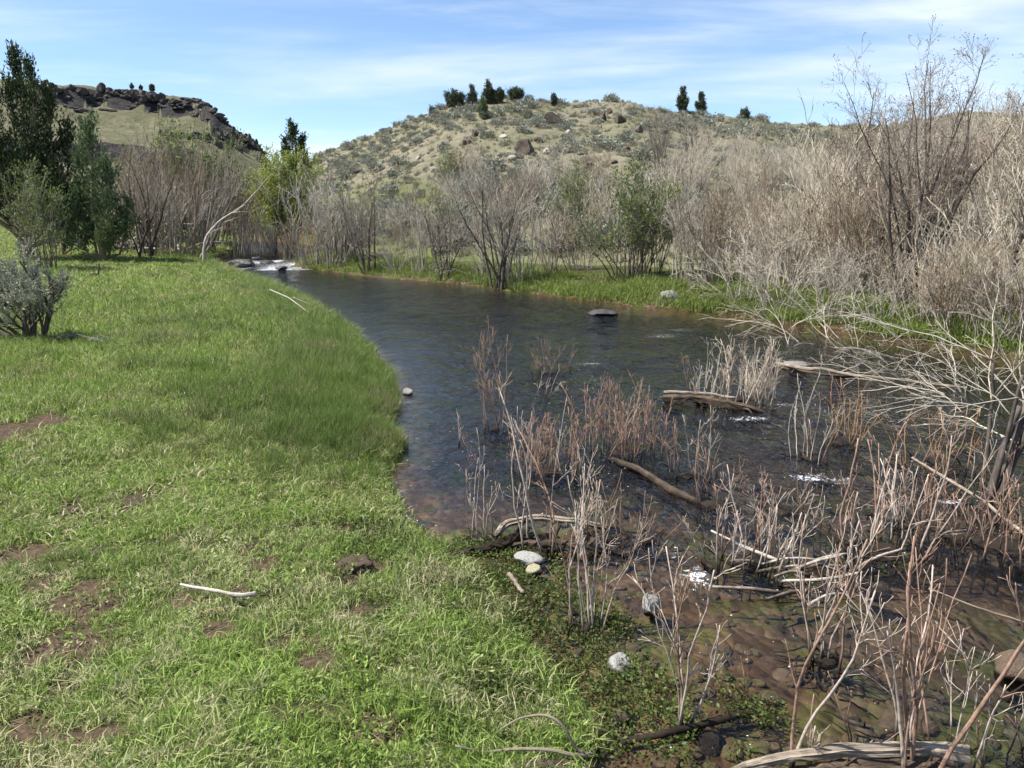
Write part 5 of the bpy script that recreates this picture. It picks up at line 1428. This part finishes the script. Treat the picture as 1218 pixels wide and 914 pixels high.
for i, (px, py, top, n, rb, sp, r0, mt, sh, sb, ln, lab) in enumerate(SP_):
    sprout('willow_sprout', lab, px, py, top, n, rb, sp, r0, M[mt], 1000 + i * 7, sh, sb, ln, base=n >= 5)

# the leaning bare tree on the right with arching pale branches
def lean_tree(seed):
    rg = np.random.default_rng(seed)
    x, y = plane_pt(1160, 585, 0.0)
    root = empty('leaning_willow', (x, y, zat(x, y) - .03)); tag(root, 'leaning bare willow in the water with dark trunks and pale arching branches', 'tree')
    n = 6
    P = fan(rg, n, .12, 1.25, .16, 10, .09, .04, .3, (.16, .05)); R = taper(.030 * rg.uniform(.6, 1.1, n), 10, n, .5)
    for k in range(n):
        mb = MB(); tubes(mb, P[k:k + 1], R[k:k + 1], 8, True, 0, .08, rg); mobj('trunk', mb.mesh('trunk', [M['darkb']]), root)
    for k in range(11):
        j = rg.integers(0, n); q = rg.integers(4, 10)
        a = rg.normal(2.6, 1.3); up0 = rg.uniform(.15, 1.5)
        d = np.array([[math.cos(a), math.sin(a), up0]])
        B = grow(rg, P[j:j + 1, q], d, rg.uniform(.5, 1.5), 11, .12, (0, 0, -.035)); R1 = taper(.0065 * rg.uniform(.5, 1.2), 11, 1, .3)
        mb = MB(); tubes(mb, B, R1, 5, True)
        S, R2 = side_shoots(rg, B, R1, 7, .12, .45, .6, 6, .2, .6, .14, (0, 0, -.01)); tubes(mb, S, np.maximum(R2, .0018), 4)
        T, R3 = side_shoots(rg, S, R2, 2, .05, .16, .6, 4, .3, .6, .16, (0, 0, .02)); tubes(mb, T, np.maximum(R3, .0014), 3)
        mobj('branch', mb.mesh('branch', [M['palegrey'] if rg.uniform() > .3 else M['tanb']]), root)
    return root
lean_tree(1301)
def bank_arcs(seed, px, row, r, n, label):
    """a low willow on the right bank whose pale whips arch towards the water"""
    rg = np.random.default_rng(seed); x, y, z = at_r(px, r)
    root = empty('arching_willow', (x, y, z - .03)); tag(root, label, 'shrub', 'arching willows across the stream')
    a = rg.normal(math.pi, 1.0, n); P0 = np.stack([rg.normal(0, .25, n), rg.normal(0, .25, n), np.zeros(n)], 1)
    d = np.stack([np.cos(a) * .8, np.sin(a) * .8, rg.uniform(.4, 1.3, n)], 1)
    P = grow(rg, P0, d, rg.uniform(.9, 2.0, n), 12, .10, (0, 0, -.075)); R = taper(.009 * rg.uniform(.5, 1.2, n), 12, n, .25)
    for k in range(n):
        mb = MB(); tubes(mb, P[k:k + 1], R[k:k + 1], 5)
        S, R2 = side_shoots(rg, P[k:k + 1], R[k:k + 1], 9, .2, .7, .55, 6, .2, .6, .12, (0, 0, -.02)); tubes(mb, S, np.maximum(R2, .002), 4)
        T, R3 = side_shoots(rg, S, R2, 2, .08, .25, .6, 4, .3, .6, .16, (0, 0, .02)); tubes(mb, T, np.maximum(R3, .0016), 3)
        mobj('stem', mb.mesh('stem', [M['palegrey'] if rg.uniform() > .35 else M['tanb']]), root)
bank_arcs(1311, 1000, 390, 12.5, 9, 'pale whips arching from the bank over the driftwood branch')
bank_arcs(1312, 1100, 400, 11.0, 10, 'pale whips arching low under the tall budding tree')
bank_arcs(1313, 1190, 410, 9.6, 9, 'pale whips arching over the water behind the leaning willow')
bank_arcs(1314, 1260, 430, 8.5, 8, 'pale whips reaching in from the bank beyond the leaning willow')
bank_arcs(1315, 940, 380, 14.5, 8, 'pale whips trailing onto the bank near the rounded grey rock')

# ------------------------------------------------------------------ logs and sticks in the stream
limb('curved_log', 'pale curved log lying across the shallows, dark underneath', 'log', [W(588, 640, .0), W(603, 622, .05), W(640, 616, .07), W(690, 620, .05), W(738, 632, -.03)], .024, .017, M['drift'], 1401, 10, .12, None, True)
limb('second_log', 'shorter log half-buried in roots behind the flat grey rock', 'log', [W(585, 655, -.02), W(640, 646, .03), W(690, 648, .04), W(745, 662, -.02)], .026, .018, M['logd'], 1402, 10, .14, (3, .1, .25))
limb('root_log', 'black rotten root mass under the curved log', 'log', [W(548, 662, -.02), W(590, 650, .02), W(625, 640, .02), W(660, 642, .0)], .030, .036, M['mat'], 1403, 10, .25, (6, .08, .2))
limb('midstream_log', 'dark log with a pale top edge under the tan basket-like clump', 'log', [W(788, 474, .03), W(830, 474, .06), W(870, 480, .05), W(908, 492, -.02)], .036, .034, M['logd'], 1404, 10, .14, (3, .15, .4))
limb('midstream_branch', 'thin pale branch lying along the top of the midstream log', 'branch', [W(790, 466, .09), W(840, 468, .11), W(875, 474, .09)], .016, .012, M['drift'], 1405, 7, .1)
limb('sunken_log', 'long dark waterlogged log slanting through midstream', 'log', [W(722, 546, -.01), W(760, 558, .012), W(800, 584, .015), W(850, 610, -.03)], .022, .026, M['logd'], 1406, 10, .12)
limb('driftwood_branch', 'long pale driftwood branch stretched over the water near the far bank', 'branch', [W(925, 432, .05), W(960, 440, .10), W(975, 438, .13), W(1010, 446, .08), W(1070, 452, .06), W(1150, 462, .03)], .020, .014, M['drift'], 1407, 8, .1, (3, .3, .7))
limb('driftwood_branch', 'dark wet branch just behind the long pale driftwood branch', 'branch', [W(920, 436, .02), W(980, 446, .03), W(1040, 450, -.02)], .020, .014, M['logd'], 1408, 8, .1)
limb('foreground_log', 'thick split brown log lying in the near shallows under the pale sprouts', 'log', [W(852, 925, -.02), W(905, 906, .04), W(980, 897, .07), W(1070, 890, .08), W(1150, 897, .06)], .012, .028, M['drift'], 1409, 12, .14, (2, .08, .2))
limb('foreground_log', 'dark rotten piece wedged beneath the thick split log', 'log', [W(930, 922, .0), W(1020, 914, .03), W(1130, 914, .03)], .018, .030, M['logd'], 1410, 10, .2, (3, .08, .2))
limb('fallen_branch', 'pale fallen branch slanting down to the rosy clump', 'branch', [W(1085, 545, .10), W(1130, 572, .08), W(1175, 600, .06), W(1225, 640, .02)], .010, .012, M['drift'], 1411, 7, .1, (4, .15, .4))
limb('fallen_branch', 'very thin pale twig stretched over the water past the thick clump', 'branch', [W(1105, 700, .10), W(1160, 722, .06), W(1225, 742, .03)], .005, .004, M['drift'], 1412, 5, .1)
rg = np.random.default_rng(60)
for i in range(13):
    px, py = rg.uniform(890, 1010), rg.uniform(662, 705)
    a = rg.uniform(-.5, .5) + (math.pi if rg.uniform() > .5 else 0); x, y = plane_pt(px, py, .03); L = rg.uniform(.18, .42)
    limb('broken_stick', 'bleached broken stick caught in the tangle below the wide sprout clump', 'stick', [(x, y, .0), (x + L * .5 * math.cos(a), y + L * .5 * math.sin(a), rg.uniform(.02, .07)), (x + L * math.cos(a), y + L * math.sin(a), rg.uniform(.01, .12))], rg.uniform(.006, .014), .006, M['white'] if i % 3 == 0 else M['pale'], 1420 + i, 6, .1, None, True, 'sticks of the stream tangle', 8)
limb('sunken_stick', 'dark sunken stick across the sandy shallows', 'stick', [W(738, 884, -.005), W(775, 876, .01), W(820, 866, .012), W(900, 846, -.01)], .010, .012, M['mat'], 1441, 7, .2)
limb('sunken_stick', 'brown stick lying in the water plants below the flat grey rock', 'stick', [W(605, 682, .02), W(622, 705, .03)], .012, .010, M['drift'], 1442, 7, .1)
# sticks on the meadow
def G(px, py, up=.02): x, y, z = ground_pt(px, py); return (x, y, z + up)
limb('bleached_stick', 'white bleached stick lying on the short grass', 'stick', [G(216, 708, .05), G(240, 713, .055), G(268, 719, .055), G(288, 722, .055), G(306, 722, .06)], .006, .011, M['white'], 1451, 9, .12)
limb('bank_stick', 'white forked dead stick leaning off the grassy bank into the water', 'stick', [G(322, 363, .30), G(345, 373, .28), G(368, 383, .15)], .007, .005, M['white'], 1452, 6, .1)
limb('bank_stick', 'thin bent white stick reaching from the bank over the water', 'stick', [G(350, 371, .25), on_ray(378, 366, G(350, 371)[1]), on_ray(390, 382, G(350, 371)[1] - .5)], .008, .005, M['white'], 1453, 6, .1)
gA = G(694, 908, .03)
limb('arched_stick', 'tan stick bent into an arch over the grass beside the cut log', 'stick', [gA, on_ray(684, 890, gA[1]), on_ray(672, 864, gA[1]), on_ray(655, 851, gA[1] + .02), on_ray(632, 850, gA[1] + .04), on_ray(612, 857, gA[1] + .05), on_ray(595, 868, gA[1] + .06), on_ray(583, 880, gA[1] + .07)], .006, .003, M['drift'], 1454, 9, .05)
limb('arched_stick', 'smooth grey branch lying over the grass by the cut log', 'stick', [G(706, 912, .05), on_ray(688, 900, gA[1] - .03), on_ray(655, 892, gA[1] - .03), on_ray(610, 890, gA[1] - .03), on_ray(575, 896, gA[1] - .03), G(542, 906, .06)], .008, .004, M['drift'], 1455, 9, .05)
limb('cut_log', 'cracked brown log end in the grass under the grey branch', 'log', [G(610, 925, .02), G(650, 922, .025), G(705, 926, .02)], .028, .030, M['logd'], 1456, 12, .14)
rg = np.random.default_rng(61)
for i, (px, py) in enumerate([(450, 890), (140, 830), (380, 620), (500, 690), (470, 690), (350, 735), (415, 745), (540, 770), (80, 660), (300, 830)]):
    x, y, z = ground_pt(px, py); a = rg.uniform(0, 3.1); L = rg.uniform(.05, .13)
    limb('straw_twig', 'short dry twig lying loose on the meadow', 'twig', [(x, y, z + .03), (x + L * math.cos(a), y + L * math.sin(a), z + .04)], .003, .002, M['drift'], 1460 + i, 5, .1, None, True, 'dry twigs on the meadow', 5)
# dandelions
def dandelion():
    rg = np.random.default_rng(5); mb = MB(); n = 40
    a = rg.uniform(0, 6.28, n); p = np.zeros((n, 3)); p[:, 2] = .0
    leaf_quads(mb, p, np.stack([np.cos(a), np.sin(a), rg.uniform(.2, 1.2, n)], 1), .020, .007, rg)
    st = MB(); tubes(st, np.array([[[0, 0, -.11], [.004, 0, -.05], [0, 0, 0]]]), np.array([[.0025, .002, .002]]), 5)
    return mb.mesh('flower_head', [M['petal']]), st.mesh('stem', [M['grassm']])
fh, fs = dandelion()
for i, (px, py) in enumerate([(253, 462), (306, 469), (192, 363), (211, 355), (235, 350), (252, 364), (220, 336), (290, 354), (150, 345)]):
    x, y, z = ground_pt(px, py)
    t = empty('dandelion', (x, y, z + (.09 if py > 400 else .17)), i, 1.0 if py > 400 else 1.5); tag(t, 'yellow dandelion flower in the long meadow grass' if py < 400 else ('lone yellow dandelion closer to the water' if i == 1 else 'lone yellow dandelion in shorter grass, farther from the water'), 'flower', 'dandelions in the meadow')
    mobj('flower_head', fh, t); mobj('stem', fs, t)
